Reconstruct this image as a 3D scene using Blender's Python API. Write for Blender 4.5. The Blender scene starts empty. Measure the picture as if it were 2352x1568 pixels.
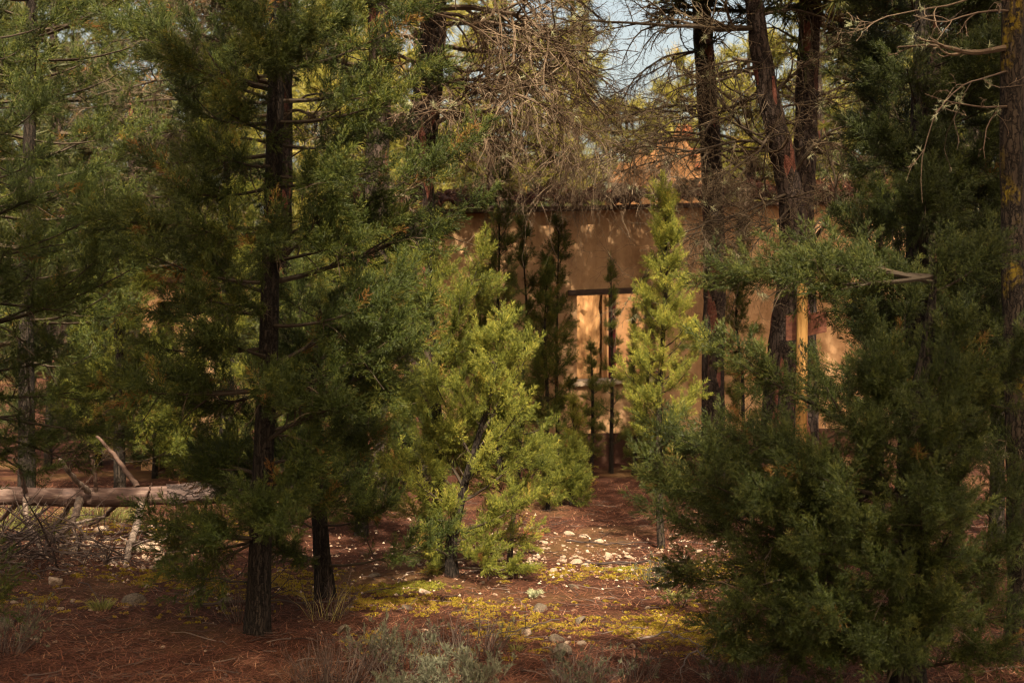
import bpy, math
import numpy as np

# ------------------------------------------------------------------ set-up
SC = bpy.context.scene
COL = SC.collection
rng = np.random.default_rng(11)
R = math.radians
EYE, FOC, CX, HY = 1.75, 3267.0, 1176.0, 740.0     # eye height, focal length / centre / horizon of the survey picture

cam = bpy.data.cameras.new('camera')
cam.sensor_width = 36.0
cam.lens = 50.0
cam.shift_y = -44.0 / 2352.0
cam.clip_start, cam.clip_end = 0.05, 600.0
cam.dof.use_dof = True
cam.dof.focus_distance = 9.3
cam.dof.aperture_fstop = 3.2
co = bpy.data.objects.new('camera', cam)
co.location = (0, 0, EYE)
co.rotation_euler = (R(90), 0, 0)
COL.objects.link(co)
SC.camera = co

SUN_EL, SUN_TO = R(48), np.array([0.12, -0.993])   # sun stands high behind the viewer
world = bpy.data.worlds.new('World')
SC.world = world
world.use_nodes = True
wt = world.node_tree
bg = wt.nodes['Background']
sky = wt.nodes.new('ShaderNodeTexSky')
sky.sky_type = 'NISHITA'
sky.sun_disc = False
sky.sun_elevation = SUN_EL
sky.sun_rotation = math.atan2(SUN_TO[0], SUN_TO[1])
sky.air_density, sky.dust_density, sky.ozone_density = 0.8, 7.0, 1.0
wm = wt.nodes.new('ShaderNodeMix')
wm.data_type = 'RGBA'
wm.blend_type = 'MULTIPLY'
wm.inputs[0].default_value = 1.0
wt.links.new(sky.outputs[0], wm.inputs[6])
wm.inputs[7].default_value = (1.05, 0.88, 0.63, 1)
wt.links.new(wm.outputs[2], bg.inputs[0])
bg.inputs[1].default_value = 0.15

sun = bpy.data.lights.new('sun', 'SUN')
sun.energy = 5.0
sun.angle = R(0.5)
sun.color = (1.0, 0.86, 0.64)
so = bpy.data.objects.new('sun', sun)
sd = np.array([SUN_TO[0] * math.cos(SUN_EL), SUN_TO[1] * math.cos(SUN_EL), math.sin(SUN_EL)])
from mathutils import Vector
so.rotation_euler = Vector(sd).to_track_quat('Z', 'Y').to_euler()
so.location = (-20, -8, 20)
COL.objects.link(so)

SC.view_settings.view_transform = 'Standard'
SC.view_settings.look = 'None'
SC.view_settings.exposure = 1.5
SC.view_settings.gamma = 1.0
SC.cycles.use_denoising = True
SC.cycles.filter_width = 1.1
SC.cycles.max_bounces = 5
SC.cycles.diffuse_bounces = 3
SC.cycles.glossy_bounces = 2
SC.cycles.transmission_bounces = 3
SC.cycles.transparent_max_bounces = 4
SC.cycles.caustics_reflective = SC.cycles.caustics_refractive = False
SC.cycles.sample_clamp_indirect = 4.0

# ------------------------------------------------------------------ small maths
def W(px, py, d):
    return np.array([(px - CX) / FOC * d, d, EYE - (py - HY) / FOC * d])

def nrm(v):
    return v / np.maximum(np.linalg.norm(v, axis=-1, keepdims=True), 1e-9)

_ph = np.random.default_rng(3).uniform(0, 6.28, (8, 3))
_fr = np.random.default_rng(4).normal(0, 1, (8, 3))
def fnoise(p, f=1.0):
    p = np.asarray(p) * f
    s = 0
    for i in range(8):
        k = _fr[i] / np.linalg.norm(_fr[i]) * (1 + 0.35 * i)
        s = s + np.sin(p @ k * 2.1 + _ph[i, 0]) / (1 + 0.25 * i)
    return s / 4.0

MOUNDS = []
def gh(x, y):
    x, y = np.asarray(x, float), np.asarray(y, float)
    p = np.stack([x, y, 0 * x], -1)
    fade = np.clip((24 - y) / 6, 0, 1)
    h = (fnoise(p, 0.9) * 0.022 + fnoise(p, 3.3) * 0.013 + fnoise(p, 8.1) * 0.006) * fade
    for (mx, my, r_) in MOUNDS: h = h + .05 * r_ / .08 * np.exp(-((x - mx) ** 2 + (y - my) ** 2) / (r_ * 3.2) ** 2)
    return h

def interp_path(P, n):
    P = np.asarray(P, float)
    s = np.r_[0, np.cumsum(np.linalg.norm(np.diff(P, axis=0), axis=1))]
    t = np.linspace(0, s[-1], n)
    # smooth a little
    Q = np.stack([np.interp(t, s, P[:, k]) for k in range(P.shape[1])], -1)
    for _ in range(max(1, n // 14)):
        Q[1:-1] = 0.25 * Q[:-2] + 0.5 * Q[1:-1] + 0.25 * Q[2:]
    return Q

# ------------------------------------------------------------------ mesh collecting
ORG = {}
class Geo:
    def __init__(self):
        self.v, self.q, self.t, self.a, self.pn, self.n = [], [], [], [], [], 0
    def add(self, V, Q=None, T=None, tint=0.5, pn=None):
        V = np.asarray(V, float).reshape(-1, 3)
        self.v.append(V)
        if Q is not None: self.q.append(np.asarray(Q).reshape(-1, 4) + self.n)
        if T is not None: self.t.append(np.asarray(T).reshape(-1, 3) + self.n)
        self.a.append(np.broadcast_to(np.asarray(tint, float), (len(V),)))
        if pn is not None: self.pn.append(np.asarray(pn, np.float32).reshape(-1, 3))
        self.n += len(V)
        return self
    def box(self, lo, hi, tint=0.5):
        x0, y0, z0 = lo; x1, y1, z1 = hi
        V = [(x0,y0,z0),(x1,y0,z0),(x1,y1,z0),(x0,y1,z0),(x0,y0,z1),(x1,y0,z1),(x1,y1,z1),(x0,y1,z1)]
        return self.add(V, Q=[(0,3,2,1),(4,5,6,7),(0,1,5,4),(1,2,6,5),(2,3,7,6),(3,0,4,7)], tint=tint)
    def build(self, name, mat, parent=None, origin=None, smooth=False):
        V = np.concatenate(self.v)
        if parent is not None: org = ORG[parent.name]
        elif origin is not None: org = np.asarray(origin, float)
        else: org = np.zeros(3)
        V = V - org
        q = np.concatenate(self.q) if self.q else np.zeros((0, 4), int)
        t = np.concatenate(self.t) if self.t else np.zeros((0, 3), int)
        me = bpy.data.meshes.new(name)
        nq, nt = len(q), len(t)
        me.vertices.add(len(V)); me.loops.add(nq * 4 + nt * 3); me.polygons.add(nq + nt)
        me.vertices.foreach_set('co', V.astype(np.float32).ravel())
        me.loops.foreach_set('vertex_index', np.r_[q.ravel(), t.ravel()].astype(np.int32))
        me.polygons.foreach_set('loop_start', np.r_[np.arange(nq) * 4, nq * 4 + np.arange(nt) * 3].astype(np.int32))
        me.polygons.foreach_set('use_smooth', np.full(nq + nt, smooth))
        at = me.attributes.new('tint', 'FLOAT', 'POINT')
        at.data.foreach_set('value', np.concatenate(self.a).astype(np.float32))
        if self.pn and sum(map(len, self.pn)) == len(V):
            at = me.attributes.new('clump', 'FLOAT_VECTOR', 'POINT')
            at.data.foreach_set('vector', np.concatenate(self.pn).ravel())
        me.update(calc_edges=True)
        me.materials.append(mat)
        o = bpy.data.objects.new(name, me)
        COL.objects.link(o)
        if parent is not None: o.parent = parent
        else: o.location = org
        ORG[o.name] = org
        return o

def tubes(G, P, Rd, k=3, tint=0.5, cap=False):
    """P (m,n,3) centre lines, Rd (m,n) radii"""
    P = np.asarray(P, float); Rd = np.asarray(Rd, float)
    if P.ndim == 2: P, Rd = P[None], Rd[None]
    m, n = P.shape[:2]
    T = nrm(np.gradient(P, axis=1))
    main = nrm(P[:, -1] - P[:, 0])
    ref = np.where(np.abs(main[:, 2:3]) > 0.8, np.array([[1.0, 0, 0]]), np.array([[0, 0, 1.0]]))[:, None]
    N = nrm(np.cross(T, np.broadcast_to(ref, T.shape)))
    B = np.cross(T, N)
    an = np.arange(k) / k * 2 * np.pi
    V = P[:, :, None] + Rd[:, :, None, None] * (N[:, :, None] * np.cos(an)[:, None] + B[:, :, None] * np.sin(an)[:, None])
    i = np.arange(m * n * k).reshape(m, n, k)
    a, b = i[:, :-1], i[:, 1:]
    Q = np.stack([a, np.roll(a, -1, 2), np.roll(b, -1, 2), b], -1).reshape(-1, 4)
    tt = np.asarray(tint, float)
    if tt.ndim == 1: tt = np.repeat(tt, n * k)
    G.add(V.reshape(-1, 3), Q=Q, tint=tt)
    if cap:
        c0 = G.n
        for j in range(m):
            e = V[j, -1]; G.add(np.vstack([e, P[j, -1:]]), T=[(x, (x + 1) % k, k) for x in range(k)], tint=0.9)
            e = V[j, 0]; G.add(np.vstack([e, P[j, :1]]), T=[((x + 1) % k, x, k) for x in range(k)], tint=0.9)
    return G

def trunk_mesh(G, pts, rad, k=30, ridge=0.08, fx=14.0, flare=0.0, n=70, tint=0.5):
    """a bark-furrowed trunk; pts/rad given coarsely"""
    P = interp_path(np.c_[np.asarray(pts, float), np.asarray(rad, float)], n)
    P, r = P[:, :3], P[:, 3]
    T = nrm(np.gradient(P, axis=0))
    N = nrm(np.cross(T, np.array([[0, 1.0, 0]])))
    N = nrm(np.cross(T, np.array([0, 1.0, 0.0])) + 1e-6)
    B = np.cross(T, N)
    an = np.arange(k) / k * 2 * np.pi
    h = np.r_[0, np.cumsum(np.linalg.norm(np.diff(P, axis=0), axis=1))]
    A, H = np.meshgrid(an, h)
    q = np.stack([np.cos(A) * fx * .16, np.sin(A) * fx * .16, H * 2.2], -1) + P[0] * 3
    q2 = np.stack([np.cos(A) * fx * .4, np.sin(A) * fx * .4, H * 7], -1) + P[0] * 5
    rr = r[:, None] * (1 + ridge * (fnoise(q, 1.0) + 0.6 * np.sign(fnoise(q2, 1.0)) * np.abs(fnoise(q2, 1.0)) ** .6))
    if flare: rr = rr * (1 + flare * np.exp(-h / 0.22))[:, None] * (1 + flare * .5 * np.exp(-h / 0.2)[:, None] * np.cos(A * 4 + P[0, 0]))
    V = P[:, None] + rr[..., None] * (N[:, None] * np.cos(an)[:, None] + B[:, None] * np.sin(an)[:, None])
    i = np.arange(n * k).reshape(n, k)
    a, b = i[:-1], i[1:]
    Q = np.stack([a, np.roll(a, -1, 1), np.roll(b, -1, 1), b], -1).reshape(-1, 4)
    G.add(V.reshape(-1, 3), Q=Q, tint=tint)
    return P, r

def grow(P, Rd, per, lenf, spread, curl, droop, n=5, tmin=0.2, rf=0.55, rmin=0.0012):
    """children of every centre line in P"""
    m, k = P.shape[:2]
    idx = np.repeat(np.arange(m), per); c = len(idx)
    t = rng.uniform(tmin, 0.98, c) * (k - 1)
    i0 = np.minimum(t.astype(int), k - 2); f = (t - i0)[:, None]
    base = P[idx, i0] * (1 - f) + P[idx, i0 + 1] * f
    tan = nrm(P[idx, i0 + 1] - P[idx, i0])
    L = np.linalg.norm(np.diff(P, axis=1), axis=2).sum(1)[idx]
    L = L * lenf * rng.uniform(.5, 1.25, c) * (1.15 - 0.55 * t / (k - 1))
    d = nrm(tan + spread * rng.normal(0, 1, (c, 3)))
    r0 = np.maximum(Rd[idx, i0] * rf, rmin)
    out = np.zeros((c, n, 3)); out[:, 0] = base
    bend = rng.normal(0, 1, (c, 3))
    for j in range(1, n):
        d = nrm(d + curl * (0.6 * bend + 0.8 * rng.normal(0, 1, (c, 3))) + np.array([0, 0, -droop]))
        out[:, j] = out[:, j - 1] + d * (L / (n - 1))[:, None]
    rr = r0[:, None] * np.linspace(1, 0.4, n)
    return out, np.maximum(rr, rmin * 0.7)

# ------------------------------------------------------------------ foliage templates
def plume_template(ns, nn, w, nl=0.19, spr=0.40):
    """a feathery juniper shoot of length 1 along +Z, returned as loose triangles"""
    V, A = [], []
    for s in range(ns):
        t = ((s + rng.uniform(0, 1)) / ns) ** 0.9
        az = rng.uniform(0, 2 * np.pi)
        ang = R(74) * (1 - t) + R(22) * t + rng.normal(0, .2)
        d = np.array([math.cos(az) * math.sin(ang), math.sin(az) * math.sin(ang), math.cos(ang)])
        L = spr * (1 - .45 * t) * rng.uniform(.7, 1.2)
        p0 = np.array([0.02 * math.cos(az), 0.02 * math.sin(az), t * .82])
        side = nrm(np.cross(d, rng.normal(0, 1, 3)))
        base = rng.uniform(.18, .52)
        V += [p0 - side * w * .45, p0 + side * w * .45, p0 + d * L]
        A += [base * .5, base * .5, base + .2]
        for j in range(nn):
            q = (j + rng.uniform(.2, .8)) / nn
            p = p0 + d * L * q
            dn = nrm(d + 0.8 * nrm(np.cross(d, rng.normal(0, 1, 3))) + np.array([0, 0, .12]))
            l = nl * (1 - .45 * q) * rng.uniform(.7, 1.25)
            sd_ = nrm(np.cross(dn, rng.normal(0, 1, 3)))
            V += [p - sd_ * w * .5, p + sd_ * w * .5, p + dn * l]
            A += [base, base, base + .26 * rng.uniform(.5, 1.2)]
    return np.array(V), np.array(A)

def tuft_template(nn, w):
    V, A = [], []
    for j in range(nn):
        d = nrm(rng.normal(0, 1, 3) + np.array([0, 0, 1.1]))
        p = np.array([0, 0, rng.uniform(0, .45)])
        sd_ = nrm(np.cross(d, rng.normal(0, 1, 3)))
        b = rng.uniform(.3, .7)
        V += [p - sd_ * w, p + sd_ * w, p + d * rng.uniform(.5, .8)]
        A += [b - .1, b - .1, b + .15]
    return np.array(V), np.array(A)

TPL = {0: [plume_template(34, 10, .0135, .095, .26) for _ in range(5)],
       1: [plume_template(22, 7, .021, .105, .29) for _ in range(5)],
       2: [plume_template(11, 4, .045, .22) for _ in range(4)],
       3: [tuft_template(16, .022) for _ in range(4)]}

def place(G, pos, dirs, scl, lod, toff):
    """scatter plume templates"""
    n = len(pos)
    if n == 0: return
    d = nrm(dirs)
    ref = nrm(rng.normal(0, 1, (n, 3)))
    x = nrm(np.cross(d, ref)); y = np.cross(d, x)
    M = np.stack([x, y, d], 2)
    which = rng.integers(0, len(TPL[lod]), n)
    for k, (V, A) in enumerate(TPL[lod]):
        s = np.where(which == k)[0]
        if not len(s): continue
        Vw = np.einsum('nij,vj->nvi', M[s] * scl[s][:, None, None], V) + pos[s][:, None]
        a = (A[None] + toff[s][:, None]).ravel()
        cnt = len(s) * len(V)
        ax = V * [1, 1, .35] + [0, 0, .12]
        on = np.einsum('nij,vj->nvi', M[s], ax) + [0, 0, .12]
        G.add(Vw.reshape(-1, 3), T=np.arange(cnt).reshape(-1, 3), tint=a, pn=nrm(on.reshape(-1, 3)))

GAPS = []
def clothe(G, P, spacing, size, lod, tmin=.25, up=.35, out=.75, toff=0.0, dead=0.015):
    """plumes along centre lines"""
    m, n = P.shape[:2]
    L = np.linalg.norm(np.diff(P, axis=1), axis=2).sum(1)
    cnt = np.maximum((L * (1 - tmin) / spacing + rng.uniform(0, 1, m)).astype(int), 1)
    idx = np.repeat(np.arange(m), cnt); c = len(idx)
    t = (tmin + (1 - tmin) * rng.uniform(0, 1, c) ** .8) * (n - 1)
    i0 = np.minimum(t.astype(int), n - 2); f = (t - i0)[:, None]
    pos = P[idx, i0] * (1 - f) + P[idx, i0 + 1] * f
    tan = nrm(P[idx, i0 + 1] - P[idx, i0])
    d = tan + out * nrm(rng.normal(0, 1, (c, 3))) + np.array([0, 0, up])
    # one plume finishing each line
    pos = np.concatenate([pos, P[:, -1]]); d = np.concatenate([d, nrm(P[:, -1] - P[:, -2]) + np.array([0, 0, up * .6])])
    idx = np.r_[idx, np.arange(m)]
    s = size * rng.uniform(.65, 1.2, len(pos))
    bt = rng.normal(0, .06, m)[idx] + rng.normal(0, .07, len(pos)) + toff
    bt = np.where(rng.uniform(0, 1, len(pos)) < dead, bt + .6, bt)
    ok = np.ones(len(pos), bool)
    for (c_, r_) in GAPS: ok &= np.linalg.norm(pos - np.array(c_), axis=1) > r_
    place(G, pos[ok], d[ok], s[ok], lod, bt[ok])

# ------------------------------------------------------------------ materials
def mat_new(name):
    m = bpy.data.materials.new(name); m.use_nodes = True
    nt = m.node_tree
    return m, nt, nt.nodes['Principled BSDF']

def ramp(nt, stops, src=None):
    r = nt.nodes.new('ShaderNodeValToRGB')
    e = r.color_ramp.elements
    while len(e) < len(stops): e.new(.5)
    for x, (p, c) in zip(e, stops):
        x.position = p; x.color = (*c, 1)
    if src is not None: nt.links.new(src, r.inputs[0])
    return r

def tex(nt, kind, scale, coord='Object', sc=(1, 1, 1), **kw):
    c = nt.nodes.new('ShaderNodeTexCoord'); mp = nt.nodes.new('ShaderNodeMapping')
    mp.inputs['Scale'].default_value = sc
    nt.links.new(c.outputs[coord], mp.inputs[0])
    t = nt.nodes.new({'noise': 'ShaderNodeTexNoise', 'vor': 'ShaderNodeTexVoronoi', 'wave': 'ShaderNodeTexWave', 'brick': 'ShaderNodeTexBrick'}[kind])
    nt.links.new(mp.outputs[0], t.inputs['Vector'])
    t.inputs['Scale'].default_value = scale
    for k, v in kw.items():
        if k in t.inputs: t.inputs[k].default_value = v
        else: setattr(t, k, v)
    return t

def mix(nt, a, b, fac, mode='MIX'):
    m = nt.nodes.new('ShaderNodeMix'); m.data_type = 'RGBA'; m.blend_type = mode
    for s, v in ((0, fac), (6, a), (7, b)):
        if isinstance(v, bpy.types.NodeSocket): nt.links.new(v, m.inputs[s])
        elif s == 0: m.inputs[0].default_value = v
        else: m.inputs[s].default_value = (*v, 1)
    return m.outputs[2]

def bump(nt, h, strength=.5, dist=.02):
    b = nt.nodes.new('ShaderNodeBump'); b.inputs['Strength'].default_value = strength; b.inputs['Distance'].default_value = dist
    nt.links.new(h, b.inputs['Height'])
    return b.outputs[0]

def leaf_mat(name, stops, trans=.35, rough=.5, soft=0):
    m, nt, b = mat_new(name)
    a = nt.nodes.new('ShaderNodeAttribute'); a.attribute_name = 'tint'
    r = ramp(nt, stops, a.outputs['Fac'])
    nt.links.new(r.outputs[0], b.inputs['Base Color'])
    b.inputs['Roughness'].default_value = rough
    b.inputs['Specular IOR Level'].default_value = .2
    tr = nt.nodes.new('ShaderNodeBsdfTranslucent')
    if soft:
        ca = nt.nodes.new('ShaderNodeAttribute'); ca.attribute_name = 'clump'
        ge = nt.nodes.new('ShaderNodeNewGeometry')
        vm = nt.nodes.new('ShaderNodeMix'); vm.data_type = 'VECTOR'; vm.inputs[0].default_value = soft
        nt.links.new(ge.outputs['Normal'], vm.inputs[4]); nt.links.new(ca.outputs['Vector'], vm.inputs[5])
        vn = nt.nodes.new('ShaderNodeVectorMath'); vn.operation = 'NORMALIZE'; nt.links.new(vm.outputs[1], vn.inputs[0])
        nt.links.new(vn.outputs[0], b.inputs['Normal']); nt.links.new(vn.outputs[0], tr.inputs['Normal'])
    tc = mix(nt, r.outputs[0], (1.0, .95, .45), .9, 'MULTIPLY')
    nt.links.new(tc, tr.inputs[0])
    ms = nt.nodes.new('ShaderNodeMixShader'); ms.inputs[0].default_value = trans
    nt.links.new(b.outputs[0], ms.inputs[1]); nt.links.new(tr.outputs[0], ms.inputs[2])
    nt.links.new(ms.outputs[0], nt.nodes['Material Output'].inputs[0])
    return m

def attr_mat(name, stops, rough=.8, spec=.2):
    m, nt, b = mat_new(name)
    a = nt.nodes.new('ShaderNodeAttribute'); a.attribute_name = 'tint'
    r = ramp(nt, stops, a.outputs['Fac'])
    nt.links.new(r.outputs[0], b.inputs['Base Color'])
    b.inputs['Roughness'].default_value = rough; b.inputs['Specular IOR Level'].default_value = spec
    return m

DEAD = (.16, .075, .02)
M = {}
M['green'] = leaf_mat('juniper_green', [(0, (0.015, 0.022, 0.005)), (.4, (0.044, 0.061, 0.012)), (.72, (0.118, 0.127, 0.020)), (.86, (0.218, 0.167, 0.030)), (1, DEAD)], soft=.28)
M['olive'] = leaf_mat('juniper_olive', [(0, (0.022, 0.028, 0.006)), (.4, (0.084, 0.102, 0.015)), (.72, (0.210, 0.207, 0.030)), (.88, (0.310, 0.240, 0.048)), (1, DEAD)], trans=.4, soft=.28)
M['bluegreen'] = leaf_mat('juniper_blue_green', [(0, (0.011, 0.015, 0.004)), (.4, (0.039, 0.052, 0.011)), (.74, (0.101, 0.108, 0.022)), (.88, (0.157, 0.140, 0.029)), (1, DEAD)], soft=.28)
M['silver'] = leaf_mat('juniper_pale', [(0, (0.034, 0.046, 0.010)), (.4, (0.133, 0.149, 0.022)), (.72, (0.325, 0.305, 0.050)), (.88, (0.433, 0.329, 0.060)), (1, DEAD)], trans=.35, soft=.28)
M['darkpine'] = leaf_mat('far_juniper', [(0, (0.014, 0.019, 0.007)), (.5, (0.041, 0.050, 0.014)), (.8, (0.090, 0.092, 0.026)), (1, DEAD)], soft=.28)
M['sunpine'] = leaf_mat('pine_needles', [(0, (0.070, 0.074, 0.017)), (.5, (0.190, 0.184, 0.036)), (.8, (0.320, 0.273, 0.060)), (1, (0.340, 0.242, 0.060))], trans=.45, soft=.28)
M['lavender'] = leaf_mat('lavender_leaf', [(0, (0.035, 0.036, 0.022)), (.5, (0.101, 0.105, 0.066)), (1, (0.211, 0.211, 0.140))], trans=.15, rough=.7)
M['grass'] = leaf_mat('grass_blade', [(0, (.07, .075, .02)), (.5, (.16, .17, .05)), (1, (.30, .25, .10))], trans=.3)
M['lichen'] = attr_mat('lichen', [(0, (.16, .17, .08)), (.5, (.30, .31, .18)), (1, (.45, .45, .30))])
M['twig'] = attr_mat('dry_twig', [(0, (.030, .020, .013)), (.45, (.085, .058, .038)), (.8, (.17, .12, .08)), (1, (.26, .20, .14))])
M['twig_dark'] = attr_mat('dark_twig', [(0, (.018, .013, .009)), (.6, (.055, .040, .026)), (1, (.12, .09, .055))])
M['brush'] = attr_mat('dry_brush', [(0, (.022, .014, .012)), (.5, (.062, .043, .036)), (1, (.16, .12, .10))])
M['litter'] = attr_mat('needle_litter', [(0, (.022, .010, .008)), (.4, (.092, .033, .020)), (.75, (.195, .076, .040)), (1, (.33, .19, .115))], rough=.7)
M['gravel'] = attr_mat('gravel_bits', [(0, (.08, .04, .025)), (.5, (.25, .17, .115)), (1, (.48, .38, .29))], rough=.9)
M['moss'] = leaf_mat('yellow_moss', [(0, (.10, .072, .010)), (.5, (.235, .170, .016)), (1, (.36, .27, .030))], trans=.25, rough=.8)
M['mossgreen'] = leaf_mat('green_moss', [(0, (.06, .07, .010)), (.5, (.17, .17, .02)), (1, (.30, .27, .04))], trans=.25, rough=.8)

def bark(name, c0, c1, c2, fleck=None, sx=(1, 1, .22), scale=26, lichen=None):
    m, nt, b = mat_new(name)
    v = tex(nt, 'vor', scale, sc=sx, feature='DISTANCE_TO_EDGE')
    n = tex(nt, 'noise', scale * .7, sc=sx, Detail=6.0)
    nd = tex(nt, 'noise', scale * .45, Detail=4.0, Roughness=.7)
    va = nt.nodes.new('ShaderNodeVectorMath'); va.operation = 'MULTIPLY_ADD'; va.inputs[1].default_value = (2.2 / scale,) * 3
    nt.links.new(nd.outputs['Color'], va.inputs[0]); nt.links.new(v.inputs['Vector'].links[0].from_socket, va.inputs[2]); nt.links.new(va.outputs[0], v.inputs['Vector'])
    r = ramp(nt, [(0, c0), (.18, c0), (.5, c1), (1, c2)], n.outputs['Fac'])
    cr = ramp(nt, [(0, (.28, .28, .28)), (.14, (1, 1, 1))], v.outputs['Distance'])
    colr = mix(nt, r.outputs[0], cr.outputs[0], 1.0, 'MULTIPLY')
    if fleck:
        v2 = tex(nt, 'vor', scale * .9, sc=sx, feature='F1')
        fm = ramp(nt, [(.88, (0, 0, 0)), (.94, (1, 1, 1))], None)
        sepa = nt.nodes.new('ShaderNodeSeparateColor'); nt.links.new(v2.outputs['Color'], sepa.inputs[0])
        nt.links.new(sepa.outputs[0], fm.inputs[0])
        colr = mix(nt, colr, fleck, fm.outputs[0])
    if lichen:
        n2 = tex(nt, 'noise', 5, sc=(1, 1, .5), Detail=5.0)
        lm = ramp(nt, [(.56, (0, 0, 0)), (.64, (1, 1, 1))], n2.outputs['Fac'])
        n3 = tex(nt, 'noise', 40, Detail=3.0)
        lm2 = ramp(nt, [(.42, (0, 0, 0)), (.55, (1, 1, 1))], n3.outputs['Fac'])
        colr = mix(nt, colr, lichen, mix(nt, lm.outputs[0], lm2.outputs[0], 1, 'MULTIPLY'))
    nt.links.new(colr, b.inputs['Base Color'])
    b.inputs['Roughness'].default_value = .9; b.inputs['Specular IOR Level'].default_value = .15
    h = mix(nt, cr.outputs[0], n.outputs['Color'], .5)
    nt.links.new(bump(nt, h, .9, .03), b.inputs['Normal'])
    return m

M['jbark'] = bark('juniper_bark', (.010, .007, .006), (.024, .018, .014), (.050, .037, .028), sx=(1, 1, .10), scale=60)
M['pbark'] = bark('pine_bark', (.014, .010, .009), (.040, .028, .023), (.075, .054, .045), fleck=(.13, .050, .036), scale=19)
M['lbark'] = bark('lichened_bark', (.014, .010, .008), (.036, .026, .019), (.065, .048, .035), scale=42, lichen=(.15, .105, .010))
M['barklog'] = bark('log_bark', (.025, .017, .016), (.075, .052, .047), (.16, .12, .108), scale=16, sx=(.3, 1, 1))

def wood(name, c0, c1, c2, sx=(1, 8, 8), scale=4):
    m, nt, b = mat_new(name)
    n = tex(nt, 'noise', scale, sc=sx, Detail=7.0, Roughness=.65)
    r = ramp(nt, [(.25, c0), (.5, c1), (.75, c2)], n.outputs['Fac'])
    nt.links.new(r.outputs[0], b.inputs['Base Color'])
    b.inputs['Roughness'].default_value = .75; b.inputs['Specular IOR Level'].default_value = .25
    nt.links.new(bump(nt, n.outputs['Fac'], .5, .01), b.inputs['Normal'])
    return m
M['deadwood'] = wood('bare_wood', (.022, .012, .010), (.066, .038, .031), (.18, .125, .10))
M['deadlimb'] = wood('bare_limb', (.04, .028, .022), (.13, .095, .075), (.30, .24, .195), sx=(6, 6, 1), scale=5)
M['pole'] = wood('yellow_timber', (.12, .055, .015), (.255, .135, .040), (.35, .205, .07), sx=(6, 6, .8), scale=5)
M['board'] = wood('red_stained_board', (.055, .020, .014), (.12, .044, .027), (.18, .075, .045), sx=(1, 8, 8), scale=4)
M['redpost'] = wood('red_painted_timber', (.06, .010, .012), (.13, .018, .022), (.17, .035, .035), sx=(5, 5, .6), scale=6)

def plaster(name, c0, c1, c2, spots=True):
    m, nt, b = mat_new(name)
    n = tex(nt, 'noise', .9, Detail=6.0, Roughness=.6)
    r = ramp(nt, [(.3, c0), (.5, c1), (.72, c2)], n.outputs['Fac'])
    n2 = tex(nt, 'noise', 4.5, sc=(1, 1, .55), Detail=8.0, Roughness=.7)
    st = ramp(nt, [(.32, (.62, .58, .55)), (.5, (1, 1, 1)), (.7, (1.08, 1.05, 1.0))], n2.outputs['Fac'])
    c = mix(nt, r.outputs[0], st.outputs[0], 1, 'MULTIPLY')
    n3 = tex(nt, 'noise', 60, Detail=4.0)
    g = ramp(nt, [(.3, (.92, .92, .92)), (.6, (1.03, 1.03, 1.03))], n3.outputs['Fac'])
    c = mix(nt, c, g.outputs[0], 1, 'MULTIPLY')
    n4 = tex(nt, 'noise', 2.2, sc=(1.6, 1.6, .16), Detail=5.0, Roughness=.6)
    dr = ramp(nt, [(.38, (.50, .44, .38)), (.50, (1, 1, 1)), (.64, (1, 1, 1)), (.74, (1.12, 1.08, 1.0))], n4.outputs['Fac'])
    c = mix(nt, c, dr.outputs[0], .5, 'MULTIPLY')
    n5 = tex(nt, 'noise', 2.6, sc=(1, 1, 1.6), Detail=9.0, Roughness=.72)
    bl = ramp(nt, [(.30, (.55, .5, .45)), (.44, (1, 1, 1)), (.60, (1, 1, 1)), (.72, (1.18, 1.12, 1.05))], n5.outputs['Fac'])
    c = mix(nt, c, bl.outputs[0], .8, 'MULTIPLY')
    nt.links.new(c, b.inputs['Base Color'])
    b.inputs['Roughness'].default_value = .95; b.inputs['Specular IOR Level'].default_value = .1
    nt.links.new(bump(nt, mix(nt, n2.outputs['Color'], n3.outputs['Color'], .15), .35, .03), b.inputs['Normal'])
    return m
M['plaster'] = plaster('ochre_plaster', (.31, .184, .098), (.42, .256, .138), (.50, .32, .184))
M['orange'] = plaster('orange_plaster', (.11, .055, .025), (.19, .098, .045), (.27, .15, .075))
M['masonry'] = wood('rough_masonry', (.07, .034, .014), (.24, .12, .047), (.42, .24, .10), sx=(4, 4, 1.3), scale=3.4)
M['sill'] = plaster('pale_sill', (.20, .14, .10), (.36, .28, .21), (.46, .37, .29))
M['darkwood'] = wood('lintel_wood', (.03, .018, .013), (.065, .038, .028), (.10, .062, .046))
M['tile'] = plaster('clay_tile', (.030, .015, .011), (.055, .026, .018), (.085, .042, .028))
M['redbrick'] = plaster('red_brick', (.10, .035, .018), (.16, .058, .028), (.21, .09, .045))
M['void'] = plaster('interior_shade', (.03, .018, .012), (.045, .028, .018), (.06, .038, .024))  # dark paint standing in for the shade inside openings

def stone_mat(name, c0, c1, c2):
    m, nt, b = mat_new(name)
    n = tex(nt, 'noise', 9, Detail=7.0, Roughness=.65)
    r = ramp(nt, [(.3, c0), (.5, c1), (.7, c2)], n.outputs['Fac'])
    nt.links.new(r.outputs[0], b.inputs['Base Color'])
    b.inputs['Roughness'].default_value = .9; b.inputs['Specular IOR Level'].default_value = .15
    nt.links.new(bump(nt, n.outputs['Fac'], .6, .015), b.inputs['Normal'])
    return m
M['stone'] = stone_mat('pale_limestone', (.13, .08, .052), (.29, .215, .155), (.45, .36, .275))
M['greystone'] = stone_mat('grey_stone', (.04, .032, .024), (.095, .072, .052), (.20, .16, .11))

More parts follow.
